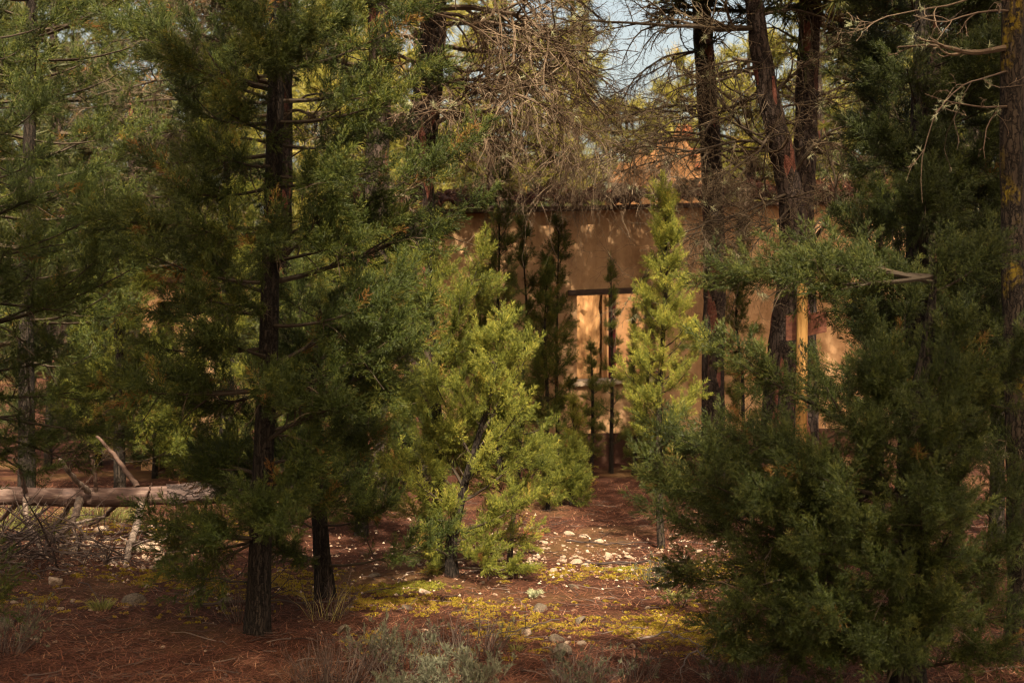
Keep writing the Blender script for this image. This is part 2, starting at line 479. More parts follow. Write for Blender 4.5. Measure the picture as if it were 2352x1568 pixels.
# ground
m, nt, b = mat_new('forest_floor')
n1 = tex(nt, 'noise', .7, Detail=5.0); n2 = tex(nt, 'noise', 7, Detail=8.0, Roughness=.7); n3 = tex(nt, 'noise', 70, Detail=5.0, Roughness=.8)
c = ramp(nt, [(.3, (.024, .011, .008)), (.5, (.055, .023, .015)), (.7, (.095, .042, .026))], n2.outputs['Fac']).outputs[0]
c2 = ramp(nt, [(.35, (.35, .35, .35)), (.65, (1.4, 1.3, 1.2))], n3.outputs['Fac']).outputs[0]
c = mix(nt, c, c2, 1, 'MULTIPLY')
c = mix(nt, c, (.12, .072, .030), ramp(nt, [(.52, (0, 0, 0)), (.66, (.7, .7, .7))], n1.outputs['Fac']).outputs[0])
nt.links.new(c, b.inputs['Base Color']); b.inputs['Roughness'].default_value = .95; b.inputs['Specular IOR Level'].default_value = .1
nt.links.new(bump(nt, mix(nt, n2.outputs['Color'], n3.outputs['Color'], .6), .8, .03), b.inputs['Normal'])
M['ground'] = m

# ------------------------------------------------------------------ naming helpers
def thing(name, label, cat, loc, group=None):
    o = bpy.data.objects.new(name, None)
    o.empty_display_size = .2
    COL.objects.link(o)
    o.location = [float(x) for x in loc]
    ORG[o.name] = np.array([float(x) for x in loc])
    o['label'] = label; o['category'] = cat
    if group: o['group'] = group
    return o
def tag(o, label, cat, group=None, kind=None):
    o['label'] = label; o['category'] = cat
    if group: o['group'] = group
    if kind: o['kind'] = kind
    return o

# ------------------------------------------------------------------ ground
for px_, d_, r_ in ((590, 7.8, .08), (750, 8.9, .06), (1040, 9.6, .06), (1000, 9.95, .05), (1520, 10.9, .03), (2085, 6.5, .08), (2352, 7.1, .09), (1778, 14.2, .2)):
    MOUNDS.append(((px_ - CX) / FOC * d_, d_, r_))
xs = np.r_[np.linspace(-90, -8, 14)[:-1], np.linspace(-8, 9, 240), np.linspace(9, 90, 14)[1:]]
ys = np.r_[np.linspace(-40, 3, 10)[:-1], np.linspace(3, 20, 240), np.linspace(20, 160, 24)[1:]]
X, Y = np.meshgrid(xs, ys)
i = np.arange(X.size).reshape(X.shape)
Q = np.stack([i[:-1, :-1], i[:-1, 1:], i[1:, 1:], i[1:, :-1]], -1)
g = Geo().add(np.stack([X, Y, gh(X, Y)], -1), Q=Q).build('ground', M['ground'], smooth=True)
g['kind'] = 'structure'; g['label'] = 'red brown forest floor under needle litter'

# ------------------------------------------------------------------ ruined house
UA = R(15)                       # the front wall runs away slightly to the right
WO = np.array([W(1400, 740, 17.9)[0], 17.9, 0.0])
UD, ND = np.array([math.cos(UA), math.sin(UA), 0]), np.array([-math.sin(UA), math.cos(UA), 0])
TILT = 0.045                     # the old courses climb to the right
def hw(u, v, z): return WO + UD * u + ND * v + np.array([0, 0, z + (TILT * u if z > .5 else 0)])
def hbox(G, u0, u1, v0, v1, z0, z1, tint=.5):
    V = [hw(u, v, z) for z in (z0, z1) for u, v in ((u0, v0), (u1, v0), (u1, v1), (u0, v1))]
    G.add(V, Q=[(0,3,2,1),(4,5,6,7),(0,1,5,4),(1,2,6,5),(2,3,7,6),(3,0,4,7)], tint=tint)
def rough(o, amp, f=3.0):
    me = o.data
    v = np.zeros(len(me.vertices) * 3, np.float32); me.vertices.foreach_get('co', v); v = v.reshape(-1, 3)
    p = v + np.array(o.matrix_basis.translation)[None]
    v = v + np.stack([fnoise(p, f), fnoise(p + 7, f), fnoise(p + 15, f)], -1) * amp
    me.vertices.foreach_set('co', v.astype(np.float32).ravel()); me.update()
def hpanel(G, u0, u1, v, z0, z1, top=None, holes=(), step=.09, thick=.4):
    """wall slab with ragged top and openings, front at v, back at v+thick"""
    us = np.unique(np.round(np.r_[np.arange(u0, u1, step), u1, [h for q in holes for h in q[:2]]], 4))
    zs = np.unique(np.round(np.r_[np.arange(z0, z1, step), z1, [h for q in holes for h in q[2:]]], 4))
    top = top or (lambda u: z1)
    for side, vv in ((0, v), (1, v + thick)):
        for a in range(len(us) - 1):
            for c in range(len(zs) - 1):
                uc, zc = (us[a] + us[a + 1]) / 2, (zs[c] + zs[c + 1]) / 2
                if any(h[0] < uc < h[1] and h[2] < zc < h[3] for h in holes): continue
                t0, t1 = top(us[a]), top(us[a + 1])
                zz = [min(zs[c], t0), min(zs[c], t1), min(zs[c + 1], t1), min(zs[c + 1], t0)]
                if zz[2] - zz[1] < 1e-5 and zz[3] - zz[0] < 1e-5: continue
                P = [hw(us[a], vv, zz[0]), hw(us[a + 1], vv, zz[1]), hw(us[a + 1], vv, zz[2]), hw(us[a], vv, zz[3])]
                G.add(P, Q=[(0, 1, 2, 3) if side == 0 else (3, 2, 1, 0)])
    # top strip and ends and reveals
    for a in range(len(us) - 1):
        t0, t1 = top(us[a]), top(us[a + 1])
        G.add([hw(us[a], v, t0), hw(us[a + 1], v, t1), hw(us[a + 1], v + thick, t1), hw(us[a], v + thick, t0)], Q=[(0, 1, 2, 3)])
    for u, s in ((u0, 1), (u1, 0)):
        G.add([hw(u, v, z0), hw(u, v + thick, z0), hw(u, v + thick, top(u)), hw(u, v, top(u))], Q=[(0, 3, 2, 1) if s == 0 else (0, 1, 2, 3)])
    for (a, c, lo, hi) in holes:
        G.add([hw(a, v, lo), hw(a, v + thick, lo), hw(a, v + thick, hi), hw(a, v, hi)], Q=[(0, 3, 2, 1)])
        G.add([hw(c, v, lo), hw(c, v + thick, lo), hw(c, v + thick, hi), hw(c, v, hi)], Q=[(0, 1, 2, 3)])
        G.add([hw(a, v, hi), hw(c, v, hi), hw(c, v + thick, hi), hw(a, v + thick, hi)], Q=[(0, 1, 2, 3)])
        G.add([hw(a, v, lo), hw(c, v, lo), hw(c, v + thick, lo), hw(a, v + thick, lo)], Q=[(3, 2, 1, 0)])

house = thing('ruined_house', 'ruined brown plastered house with an empty window behind the slim junipers', 'house', WO)
WIN = (-.43, .62, 1.02, 2.10)
G = Geo(); hpanel(G, -3.4, 4.2, 0, -.15, 3.16, holes=[WIN], step=.12, thick=.42)
fw = G.build('front_wall', M['plaster'], house, smooth=False)
G = Geo()
for u in (.98, 1.16):            # flat dark discs, painting the shade inside two small holes
    G = Geo(); a = np.arange(12) / 12 * 2 * np.pi
    V = [hw(u + .028 * math.cos(t), -.006, 1.39 + .03 * math.sin(t)) for t in a] + [hw(u, -.005, 1.39)]
    G.add(V, T=[(k, (k + 1) % 12, 12) for k in range(12)])
    G.build('hole_shade_disc', M['void'], fw)
wn = Geo(); hbox(wn, WIN[0] - .12, WIN[1] + .12, -.03, .40, WIN[3] + .005, WIN[3] + .075)
wno = wn.build('window_lintel', M['darkwood'], fw) if False else wn.build('window_lintel', M['darkwood'], house)
G = Geo(); hbox(G, WIN[0] - .06, WIN[1] + .06, -.05, .44, WIN[2] - .05, WIN[2] + .012); s_ = G.build('window_sill', M['sill'], house)
G = Geo(); hbox(G, .055, .125, .12, .20, WIN[2] + .013, WIN[3] - .002); G.build('window_post', M['redpost'], house)
# rear wall, turned towards the sun, with a broken top
def swing(G, P0, ang, L, z0, topf, thick=.35, step=.12):
    du = np.array([math.cos(ang), math.sin(ang), 0]); dv = np.array([-math.sin(ang), math.cos(ang), 0])
    us = np.arange(0, L + 1e-6, step)
    for a in range(len(us) - 1):
        z = np.linspace(z0, 1, 14)
        t0, t1 = topf(us[a]), topf(us[a + 1])
        for s, off in ((0, 0.0), (1, thick)):
            za, zb = np.linspace(z0, t0, 24), np.linspace(z0, t1, 24)
            A = P0 + du * us[a] + dv * off; B = P0 + du * us[a + 1] + dv * off
            V = np.concatenate([np.c_[np.repeat(A[None, :2], 24, 0), za], np.c_[np.repeat(B[None, :2], 24, 0), zb]])
            q = [(k, k + 24, k + 25, k + 1) if s == 0 else (k + 1, k + 25, k + 24, k) for k in range(23)]
            G.add(V, Q=q)
        A, B = P0 + du * us[a], P0 + du * us[a + 1]
        G.add([A + [0, 0, t0], B + [0, 0, t1], B + dv * thick + [0, 0, t1], A + dv * thick + [0, 0, t0]], Q=[(0, 1, 2, 3)])
    for u, s in ((0, 1), (L, 0)):
        A = P0 + du * u; t = topf(min(u, us[-1]))
        G.add([A + [0, 0, z0], A + dv * thick + [0, 0, z0], A + dv * thick + [0, 0, t], A + [0, 0, t]], Q=[(0, 1, 2, 3) if s == 0 else (0, 3, 2, 1)])
def rtop(u):                      # broken top: low, a ragged step, the standing gable piece, low again
    k = np.interp(u, [0, .5, .58, .85, 1.2, 1.75, 1.82, 2.05, 2.12, 3.8], [3.3, 3.25, 3.95, 4.25, 4.35, 4.75, 4.5, 4.3, 3.25, 3.1])
    return float(k) + .06 * math.sin(u * 19) + .04 * math.sin(u * 41 + 1)
RA = R(-12)
RP = np.array([.9, 22.2, 0.0])
G = Geo(); swing(G, RP, RA, 3.8, -.1, rtop, .35, .1)
rw = G.build('rear_wall', M['orange'], house); rough(rw, .02, 4)
# stripped rough masonry pier in front of the rear wall, seen through the left half of the window
G = Geo(); swing(G, np.array([.85, 21.3, 0.0]), R(-20), .52, -.1, lambda u: 2.75 + .12 * math.sin(u * 15), .3, .06)
mp = G.build('masonry_pier', M['masonry'], house); rough(mp, .035, 9)
# brick stubs left on the rear wall
G = Geo()
du = np.array([math.cos(RA), math.sin(RA), 0])
for u, z, w_, h_ in ((.58, 3.62, .16, .2), (1.76, 4.62, .13, .15), (1.86, 4.30, .12, .11), (1.95, 4.12, .10, .09)):
    A = RP + du * u; dv = np.array([-math.sin(RA), math.cos(RA), 0])
    V = [A + du * x * w_ + dv * y + [0, 0, z + k * h_] for k in (0, 1) for x, y in ((0, -.05), (1, -.05), (1, .3), (0, .3))]
    G = Geo().add(V, Q=[(0,3,2,1),(4,5,6,7),(0,1,5,4),(1,2,6,5),(2,3,7,6),(3,0,4,7)])
    G.build('brick_stub', M['redbrick'], house)
# dark timber left standing against the rear wall
G = Geo(); A = RP + du * 1.46
V = [A + du * x + np.array([0, y, z]) for z in (2.6, 4.3) for x, y in ((0, -.16), (.1, -.16), (.1, -.06), (0, -.06))]
G.add(V, Q=[(0,3,2,1),(4,5,6,7),(0,1,5,4),(1,2,6,5),(2,3,7,6),(3,0,4,7)]); G.build('timber_upright', M['darkwood'], house)
# eaves: boards, clay tiles, litter on top
G = Geo(); hbox(G, -3.5, 4.25, -.16, .30, 3.165, 3.215); G.build('eaves_board', M['darkwood'], house)
roof = Geo()
for k in range(46):
    u = -3.45 + k * .168
    lift = .03 * math.sin(k * 1.7)
    for row in range(3):
        v0 = -.24 + row * .24; z0 = 3.235 + lift + row * .062 + rng.normal(0, .007)
        uu = u + rng.normal(0, .012)
        if row > 1 and rng.uniform() < .3: continue
        a = np.linspace(0, np.pi, 7)
        V = []
        for v_, zz, rr in ((v0, z0, .086), (v0 + .30, z0 + .075, .075)):
            V += [hw(uu + rr * math.cos(t), v_, zz + .062 * math.sin(t)) for t in a]
        for v_, zz, rr in ((v0, z0 - .016, .072), (v0 + .30, z0 + .059, .062)):
            V += [hw(uu + rr * math.cos(t), v_, zz + .052 * math.sin(t)) for t in a]
        q = [(x, x + 1, x + 8, x + 7) for x in range(6)] + [(x + 14, x + 21, x + 22, x + 15) for x in range(6)] + [(x, x + 14, x + 15, x + 1) for x in range(6)]
        roof.add(V, Q=q)
ro = roof.build('roof', M['tile'], house)
G = Geo()                        # fallen pine needles and moss lying on the tiles
n = 9000
u, v_ = rng.uniform(-3.4, 4.2, n), rng.uniform(-.24, .55, n)
z = 3.30 + (v_ + .24) * .26 + .05 * np.sin(u * 7) * rng.uniform(0, 1, n) + rng.uniform(-.02, .05, n)
P = np.array([hw(a, b_, c_) for a, b_, c_ in zip(u, v_, z)])
d = nrm(rng.normal(0, 1, (n, 3)) * [1, 1, .35]); s_ = nrm(np.cross(d, [0, 0, 1.0] + rng.normal(0, .3, (n, 3)))) * .006
G.add(np.stack([P - s_, P + s_, P + d * .11], 1).reshape(-1, 3), T=np.arange(3 * n).reshape(-1, 3), tint=np.repeat(rng.uniform(.2, .9, n), 3))
G.build('roof_litter', M['litter'], ro)
# a slipped pale tile
G = Geo(); c0 = hw(.02, -.22, 3.36)
G.add([c0 + x for x in ([-.10, 0, .12], [.16, .02, .10], [.10, -.02, -.02], [.0, -.03, -.05])] + [c0 + np.array(x) + [0, .03, .01] for x in ([-.10, 0, .12], [.16, .02, .10], [.10, -.02, -.02], [.0, -.03, -.05])],
      Q=[(0, 3, 2, 1), (4, 5, 6, 7), (0, 1, 5, 4), (1, 2, 6, 5), (2, 3, 7, 6), (3, 0, 4, 7)]); G.build('slipped_tile', M['sill'], ro)
# low brick footing
G = Geo(); hbox(G, -3.4, 4.2, -.10, -.004, -.2, .36); ft = G.build('footing', M['tile'], house)

# low outbuilding at the left
OX = W(425, 740, 16.8)
shed = thing('outbuilding', 'low brown outbuilding wall with a dark doorway behind the big front juniper', 'outbuilding', (OX[0], 16.8, 0))
def sh(u, v, z): return np.array([OX[0] + u, 16.8 + v, z])
G = Geo()
for (a, c, lo, hi) in ((-.52, -.33, -.1, 2.2), (-.33, -.13, 2.0, 2.2), (-.13, .34, -.1, 2.2)):
    V = [sh(x, y, z) for z in (lo, hi) for x, y in ((a, 0), (c, 0), (c, .4), (a, .4))]
    G.add(V, Q=[(0,3,2,1),(4,5,6,7),(0,1,5,4),(1,2,6,5),(2,3,7,6),(3,0,4,7)])
G.build('wall', M['plaster'], shed)
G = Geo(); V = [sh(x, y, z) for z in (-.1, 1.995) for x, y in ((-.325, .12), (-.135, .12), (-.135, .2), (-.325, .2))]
G.add(V, Q=[(0,3,2,1),(4,5,6,7),(0,1,5,4),(1,2,6,5),(2,3,7,6),(3,0,4,7)]); G.build('doorway_shade_panel', M['void'], shed)  # dark panel painting the shade inside the open doorway
G = Geo(); V = [sh(x, y, z) for z, o_ in ((2.21, 0), (2.28, .02)) for x, y in ((-.6, -.12), (.42, -.12), (.42, .5), (-.6, .5))]
G.add(V, Q=[(0,3,2,1),(4,5,6,7),(0,1,5,4),(1,2,6,5),(2,3,7,6),(3,0,4,7)]); G.build('roof', M['tile'], shed)

# ------------------------------------------------------------------ signpost
PB = W(1838, 740 + 5717 / 12.2, 12.2)
post = thing('signpost', 'round yellow timber post with reddish boards behind it, between pine and right junipers', 'signpost', (PB[0], PB[1], 0))
G = Geo(); trunk_mesh(G, [(PB[0], PB[1], -.1), (PB[0] + .01, PB[1], 1.0), (PB[0] + .02, PB[1], 2.1)], [.050, .049, .047], k=24, ridge=.012, n=30)
tp = np.array([PB[0] + .02, PB[1], 2.1]); a = np.arange(24) / 24 * 2 * np.pi
G.add(np.c_[tp[0] + .047 * np.cos(a), tp[1] + .047 * np.sin(a), np.full(24, 2.1)], T=[(0, k, k + 1) for k in range(1, 23)])
po = G.build('post', M['pole'], post, smooth=True)
G = Geo()                        # knots
for k in range(17):
    z = rng.uniform(.35, 2.0); th = rng.choice([-2.2, -1.15, -1.3, -1.9]) + rng.normal(0, .08); r_ = rng.uniform(.006, .011)
    c0 = np.array([PB[0] + .01 * z + .050 * math.cos(th), PB[1] + .050 * math.sin(th), z]); t1 = np.array([-math.sin(th), math.cos(th), 0])
    a = np.arange(8) / 8 * 2 * np.pi
    G = Geo().add(np.vstack([c0 + r_ * np.cos(t) * t1 * .8 + np.array([0, 0, r_ * 1.6 * math.sin(t)]) + np.array([math.cos(th), math.sin(th), 0]) * .0012 for t in a] + [c0 + np.array([math.cos(th), math.sin(th), 0]) * .003]), T=[(x, (x + 1) % 8, 8) for x in range(8)])
    G.build('knot', M['darkwood'], po)
for (x0, x1, y0a, y0b, y1a, y1b, da, db) in ((1806, 1834, 724, 721, 782, 780, 12.34, 12.30), (1852, 1899, 722, 712, 772, 762, 12.30, 12.15)):
    A, B, C_, D_ = W(x0, y1a, da), W(x1, y1b, db), W(x1, y0b, db), W(x0, y0a, da)
    bk = np.array([0, .03, 0])
    G = Geo().add([A, B, C_, D_, A + bk, B + bk, C_ + bk, D_ + bk], Q=[(0, 1, 2, 3), (7, 6, 5, 4), (0, 4, 5, 1), (1, 5, 6, 2), (2, 6, 7, 3), (3, 7, 4, 0)])
    G.build('board', M['board'], post)
# cross batten carrying the boards
A, B = W(1812, 745, 12.40), W(1896, 736, 12.24)
G = Geo(); tubes(G, np.stack([A + (B - A) * t for t in np.linspace(0, 1, 4)]), np.full(4, .018), k=6, cap=True); G.build('batten', M['darkwood'], post)

# ------------------------------------------------------------------ trees
def bez(p0, p1, p2, n=7):
    t = np.linspace(0, 1, n)[:, None]
    return (1 - t) ** 2 * p0 + 2 * t * (1 - t) * p1 + t * t * p2

def juniper(label, pts, rad, mat='green', lod=0, manual=(), auto=None, size=.21, sp=.06, subs=6, sublen=.42, name='juniper_tree', group=None,
            toff=0.0, barkm='jbark', tip=True, dead=.015, flare=.25, ridge=.09, bare=0, cat='tree', dm=.45, up=.35, hug=0):
    pts = np.asarray(pts, float); base = pts[0].copy(); base[2] = float(gh(base[0], base[1]))
    pts[0, 2] = base[2] - .08
    tr = thing(name, label, cat, base, group)
    G = Geo(); TP, TR = trunk_mesh(G, pts, rad, k=28 if lod == 0 else 16, ridge=ridge, flare=flare, n=90 if lod == 0 else 40)
    G.build('trunk', M[barkm], tr, smooth=lod > 0)
    Ps, Rs = [], []
    for (zs, tipp, sag) in manual:
        j = int(np.argmin(np.abs(TP[:, 2] - zs)))
        p0 = TP[j]; p2 = np.asarray(tipp, float); L = np.linalg.norm(p2 - p0)
        p1 = p0 * .5 + p2 * .5 + np.array([0, 0, -sag * L]) + rng.normal(0, .05, 3) * L
        Ps.append(bez(p0, p1, p2)); Rs.append(np.linspace(.006 + .010 * L, .003, 7))
    if auto:
        n = auto['n']; H = len(TP) - 1
        for k in range(n):
            u = (k + rng.uniform(0, 1)) / n
            t = auto['t0'] + (auto['t1'] - auto['t0']) * u
            j = min(int(t * H), H)
            az = k * 2.39996 + rng.normal(0, .35)
            if 'az' in auto and not auto['az'](az % (2 * np.pi)): continue
            L = (auto['l0'] * (1 - u) + auto['l1'] * u) * rng.uniform(.7, 1.15)
            if 'belly' in auto: L *= .5 + auto['belly'] * math.sin(np.pi * min(1, u * 1.1) ** .7)
            e = auto.get('el', R(25)) + rng.normal(0, .14) + auto.get('el1', 0) * u
            d = np.array([math.cos(az) * math.cos(e), math.sin(az) * math.cos(e), math.sin(e)])
            p0 = TP[j]; p2 = p0 + d * L + np.array([0, 0, auto.get('lift', .12) * L])
            p1 = p0 + d * L * .55 + np.array([0, 0, -.10 * L])
            Ps.append(bez(p0, p1, p2)); Rs.append(np.linspace(max(.006, .013 * L), .0025, 7))
    P, Rd = np.array(Ps), np.array(Rs)
    S1, R1 = grow(P, Rd, subs, sublen, .55, .10, -.05, n=5, tmin=.22)
    S2, R2 = grow(S1, R1, 1 if hug else 2, .5, .6, .10, -.06, n=4, tmin=.3)
    G = Geo(); tubes(G, P, Rd, 6 if lod == 0 else 4, tint=.3); tubes(G, S1, R1, 4 if lod == 0 else 3, tint=.4)
    if lod == 0: tubes(G, S2, R2, 3, tint=.4)
    if bare:                     # dead inner twigs
        B1, BR = grow(P, Rd, bare, .38, .7, .25, .10, n=6, tmin=.05); tubes(G, B1, BR, 3, tint=.75)
        B2, BR2 = grow(B1, BR, 3, .5, .6, .3, .10, n=4, tmin=.2, rmin=.0009); tubes(G, B2, BR2, 3, tint=.8)
    G.build('branches', M['twig_dark'], tr)
    G = Geo()
    clothe(G, P, hug or sp * 1.1, size * 1.05, lod, tmin=dm, toff=toff, dead=dead, up=up)
    clothe(G, S1, sp, size, lod, tmin=.15, toff=toff, dead=dead, up=up)
    clothe(G, S2, sp * 1.3, size * .9, lod, tmin=.1, toff=toff, dead=dead, up=up)
    if tip:
        m_ = int(len(TP) * (auto['t1'] if auto else .9) * .85)
        clothe(G, TP[None, m_:], sp * .6, size, lod, tmin=0, toff=toff)
    G.build('crown', M[mat], tr)
    return tr

def px_path(pts, d):
    return np.array([W(x, y, d) for x, y in pts])

# --- main juniper, left of centre
d = 7.8
mp_ = px_path([(590, 1470), (598, 1250), (605, 1050), (616, 850), (620, 650), (628, 450), (632, 250), (642, 0), (650, -350), (655, -700)], d)
pxm = d / FOC
def zt(y): return EYE - (y - HY) / FOC * d
main = [(205, 278, 58, .2, .10), (225, 430, 150, -.2, .08), (210, 360, 120, .5, .05), (90, 540, 20, -.3, .05), (40, 470, -60, .4, .05), (120, 770, 60, -.35, .05), (60, 900, -10, .3, .0),
        (150, 930, 50, -.1, .08), (230, 985, 180, .0, .10), (290, 900, 230, -.45, .06), (330, 880, 320, .35, .05), (300, 520, 255, -.5, .05), (270, 430, 240, .55, .05),
        (360, 325, 375, .1, .06), (380, 470, 330, -.5, .06), (440, 420, 440, -.3, .05), (400, 870, 390, -.2, .05), (440, 760, 420, -.6, .0), (520, 225, 505, -.1, .10), (520, 330, 540, .5, .08), (545, 430, 520, -.55, .06),
        (560, 890, 500, .2, .08), (560, 1072, 330, .25, .12), (640, 1085, 470, .5, .10), (610, 800, 560, -.5, .06), (620, 760, 480, -.2, .02), (640, 330, 580, -.3, .08), (670, 450, 600, .5, .06), (690, 480, 690, -.5, .06), (720, 390, 720, .3, .06),
        (760, 850, 700, -.4, .06), (800, 370, 800, .1, .06), (820, 460, 770, -.5, .05), (850, 900, 690, .35, .08), (900, 222, 880, .0, .06), (905, 330, 900, -.35, .06), (900, 445, 930, .4, .06), 
        (960, 930, 640, -.05, .10), (950, 960, 800, .25, .10), (930, 950, 740, -.35, .10), (1000, 900, 900, .3, .08), (1010, 800, 930, -.4, .05), (1060, 760, 1010, .4, .04), (1080, 480, 1050, .5, .04),
        (110, 700, 70, -.75, .05), (70, 585, 115, -.6, .05), (170, 640, 150, -.7, .05), (560, 610, 560, -.7, .05), (900, 612, 900, -.7, .05), (1180, 600, 1165, -.5, .03), (1200, 640, 1215, -.6, .02), (1240, 365, 1200, -.1, .02), (1250, 395, 1275, .25, .02), (1235, 470, 1240, -.3, .02), (1250, 450, 1335, -.05, -.04), (1215, 790, 1140, .2, .18), (1120, 700, 1085, -.25, .04), (1150, 480, 1110, .35, .02)]
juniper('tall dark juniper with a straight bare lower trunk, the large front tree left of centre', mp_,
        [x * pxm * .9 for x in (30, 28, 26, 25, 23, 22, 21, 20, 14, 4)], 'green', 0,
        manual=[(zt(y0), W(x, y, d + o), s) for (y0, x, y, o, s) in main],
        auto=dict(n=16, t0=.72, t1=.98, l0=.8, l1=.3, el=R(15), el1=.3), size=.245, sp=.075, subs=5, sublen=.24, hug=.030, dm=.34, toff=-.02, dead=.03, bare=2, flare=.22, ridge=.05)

# --- second juniper close behind it
d = 8.9
juniper('leafy dark juniper with drooping low branches directly right of the big front juniper', px_path([(750, 1382), (738, 1250), (725, 1080), (720, 900), (735, 700)], d),
        [.058, .05, .04, .028, .008], 'green', 0, auto=dict(n=26, t0=.12, t1=.97, l0=.75, l1=.30, el=R(8), el1=.5, lift=.10), size=.21, sp=.07, subs=5, sublen=.26, hug=.034, dm=.3, toff=-.04, dead=.03, bare=1)
# --- middle junipers
d = 9.95
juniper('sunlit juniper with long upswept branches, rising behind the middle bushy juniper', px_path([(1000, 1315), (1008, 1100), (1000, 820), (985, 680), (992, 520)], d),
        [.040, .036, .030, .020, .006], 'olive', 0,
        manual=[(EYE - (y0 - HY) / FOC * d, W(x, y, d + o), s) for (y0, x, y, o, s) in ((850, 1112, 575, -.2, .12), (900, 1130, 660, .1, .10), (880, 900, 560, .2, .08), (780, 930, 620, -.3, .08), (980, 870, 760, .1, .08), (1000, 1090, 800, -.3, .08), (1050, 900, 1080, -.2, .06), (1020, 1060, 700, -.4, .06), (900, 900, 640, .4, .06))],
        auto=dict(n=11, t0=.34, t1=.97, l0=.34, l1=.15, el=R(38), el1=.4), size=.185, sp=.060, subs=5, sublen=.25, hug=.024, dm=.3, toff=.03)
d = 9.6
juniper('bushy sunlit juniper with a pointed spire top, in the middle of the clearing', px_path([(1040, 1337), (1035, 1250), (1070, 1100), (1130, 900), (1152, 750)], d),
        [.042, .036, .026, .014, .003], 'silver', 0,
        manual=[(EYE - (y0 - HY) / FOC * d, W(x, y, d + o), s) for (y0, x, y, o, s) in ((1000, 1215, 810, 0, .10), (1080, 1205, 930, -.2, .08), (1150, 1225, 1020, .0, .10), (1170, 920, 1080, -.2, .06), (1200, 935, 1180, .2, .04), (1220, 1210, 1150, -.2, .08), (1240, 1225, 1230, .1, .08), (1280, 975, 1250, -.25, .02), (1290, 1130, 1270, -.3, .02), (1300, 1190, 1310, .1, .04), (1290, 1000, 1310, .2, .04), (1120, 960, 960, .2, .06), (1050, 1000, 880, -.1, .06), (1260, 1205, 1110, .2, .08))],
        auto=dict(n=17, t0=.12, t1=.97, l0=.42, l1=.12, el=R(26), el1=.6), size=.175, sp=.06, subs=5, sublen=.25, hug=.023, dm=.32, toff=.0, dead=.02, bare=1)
# --- slim bright juniper right of the window
d = 10.9
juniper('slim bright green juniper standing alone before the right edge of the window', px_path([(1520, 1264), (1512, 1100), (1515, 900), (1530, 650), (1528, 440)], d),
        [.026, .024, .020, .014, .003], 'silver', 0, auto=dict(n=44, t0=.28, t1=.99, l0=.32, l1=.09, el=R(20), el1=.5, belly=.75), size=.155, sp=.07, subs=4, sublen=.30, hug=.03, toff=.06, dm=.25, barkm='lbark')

GAPS += [((1.28, 6.3, 1.62), .30), ((1.20, 5.8, 1.60), .26), ((1.78, 8.7, 1.62), .36)]   # open places in the two right-hand crowns
# --- big juniper filling the right foreground
d = 6.5
rt = [(1250, 1512, 1100, .0, .04), (1150, 1535, 1000, .2, .06), (1050, 1632, 800, .3, .06), (650, 1650, 655, .5, -.02), (640, 1770, 640, .3, .0), (640, 1850, 585, .5, .05), (1300, 1560, 1210, -.2, .04), (1350, 1650, 1290, -.3, .02), (1450, 1655, 1440, .1, -.03), (1480, 1720, 1500, -.3, -.03),
      (920, 1990, 860, -.2, .05), (1210, 1775, 1010, -.4, .05), (1150, 1720, 1020, -.3, .05), (1150, 1840, 1080, -.6, .04), (1250, 1760, 1160, -.6, .03), (1300, 1850, 1270, -.7, .02), (1350, 1960, 1180, -.7, .05), (1200, 1980, 1000, -.5, .06), (1000, 2000, 850, -.3, .06), (1000, 2190, 760, -.1, .04), (1100, 2310, 870, .0, .05), (1150, 2130, 960, -.6, .05), (1250, 2240, 1060, -.5, .05),
      (1350, 2110, 1130, -.8, .05), (1400, 2200, 1190, -.6, .05), (1400, 2320, 1230, -.2, .05), (1450, 2050, 1330, -.7, .02), (1480, 1900, 1400, -.7, .0), (1500, 1830, 1480, -.5, .0), (1500, 2000, 1480, -.8, .0), (1500, 2180, 1400, -.6, .0), (1530, 2260, 1500, -.4, .0), (1400, 1740, 1340, .3, .0), (1300, 1640, 1160, .5, .03), (1200, 1700, 1080, .5, .04), (1000, 2010, 770, .5, .06), (1050, 2080, 700, .4, .06), (1250, 2380, 1100, .2, .05), (1330, 1545, 1130, .3, .02), (1400, 1600, 1330, .1, .0), (1420, 1700, 1400, -.5, .0), (1250, 1600, 1100, -.3, .03), (1450, 2380, 1400, .0, .03)]
juniper('large spreading blue-green juniper filling the right foreground down to the ground', px_path([(2085, 740 + 5717 / d), (2080, 1300), (2090, 1000), (2130, 800), (2150, 600)], d),
        [.085, .07, .05, .03, .008], 'bluegreen', 0, manual=[(EYE - (y0 - HY) / FOC * d, W(x, y, d + o), s) for (y0, x, y, o, s) in rt],
        auto=dict(n=9, az=lambda a: math.cos(a) > -.3, t0=.4, t1=.98, l0=.6, l1=.3, el=R(25)), size=.205, sp=.058, subs=6, sublen=.25, hug=.024, dm=.14, toff=.0, bare=1)
d = 8.7
juniper('tall very dark juniper towering behind the right foreground juniper', px_path([(2105, 740 + 5717 / d), (2100, 900), (2110, 400), (2120, 0), (2130, -330)], d),
        [.085, .075, .06, .045, .008], 'bluegreen', 0, auto=dict(n=84, az=lambda a: math.cos(a) > -.72, t0=.22, t1=.98, l0=.66, l1=.62, el=R(5), el1=.45), size=.24, sp=.06, subs=7, sublen=.40, toff=-.12, dead=.01, bare=1)
GAPS.clear()
d = 11.5
juniper('dark juniper in the gap at the right edge behind the lichened pine', px_path([(2290, 740 + 5717 / d), (2290, 700), (2300, 300), (2310, -150)], d),
        [.06, .05, .035, .008], 'bluegreen', 1, auto=dict(n=50, t0=.10, t1=.97, l0=.95, l1=.4, el=R(10), el1=.4), size=.23, sp=.09, subs=5, toff=-.05)
d = 12.6
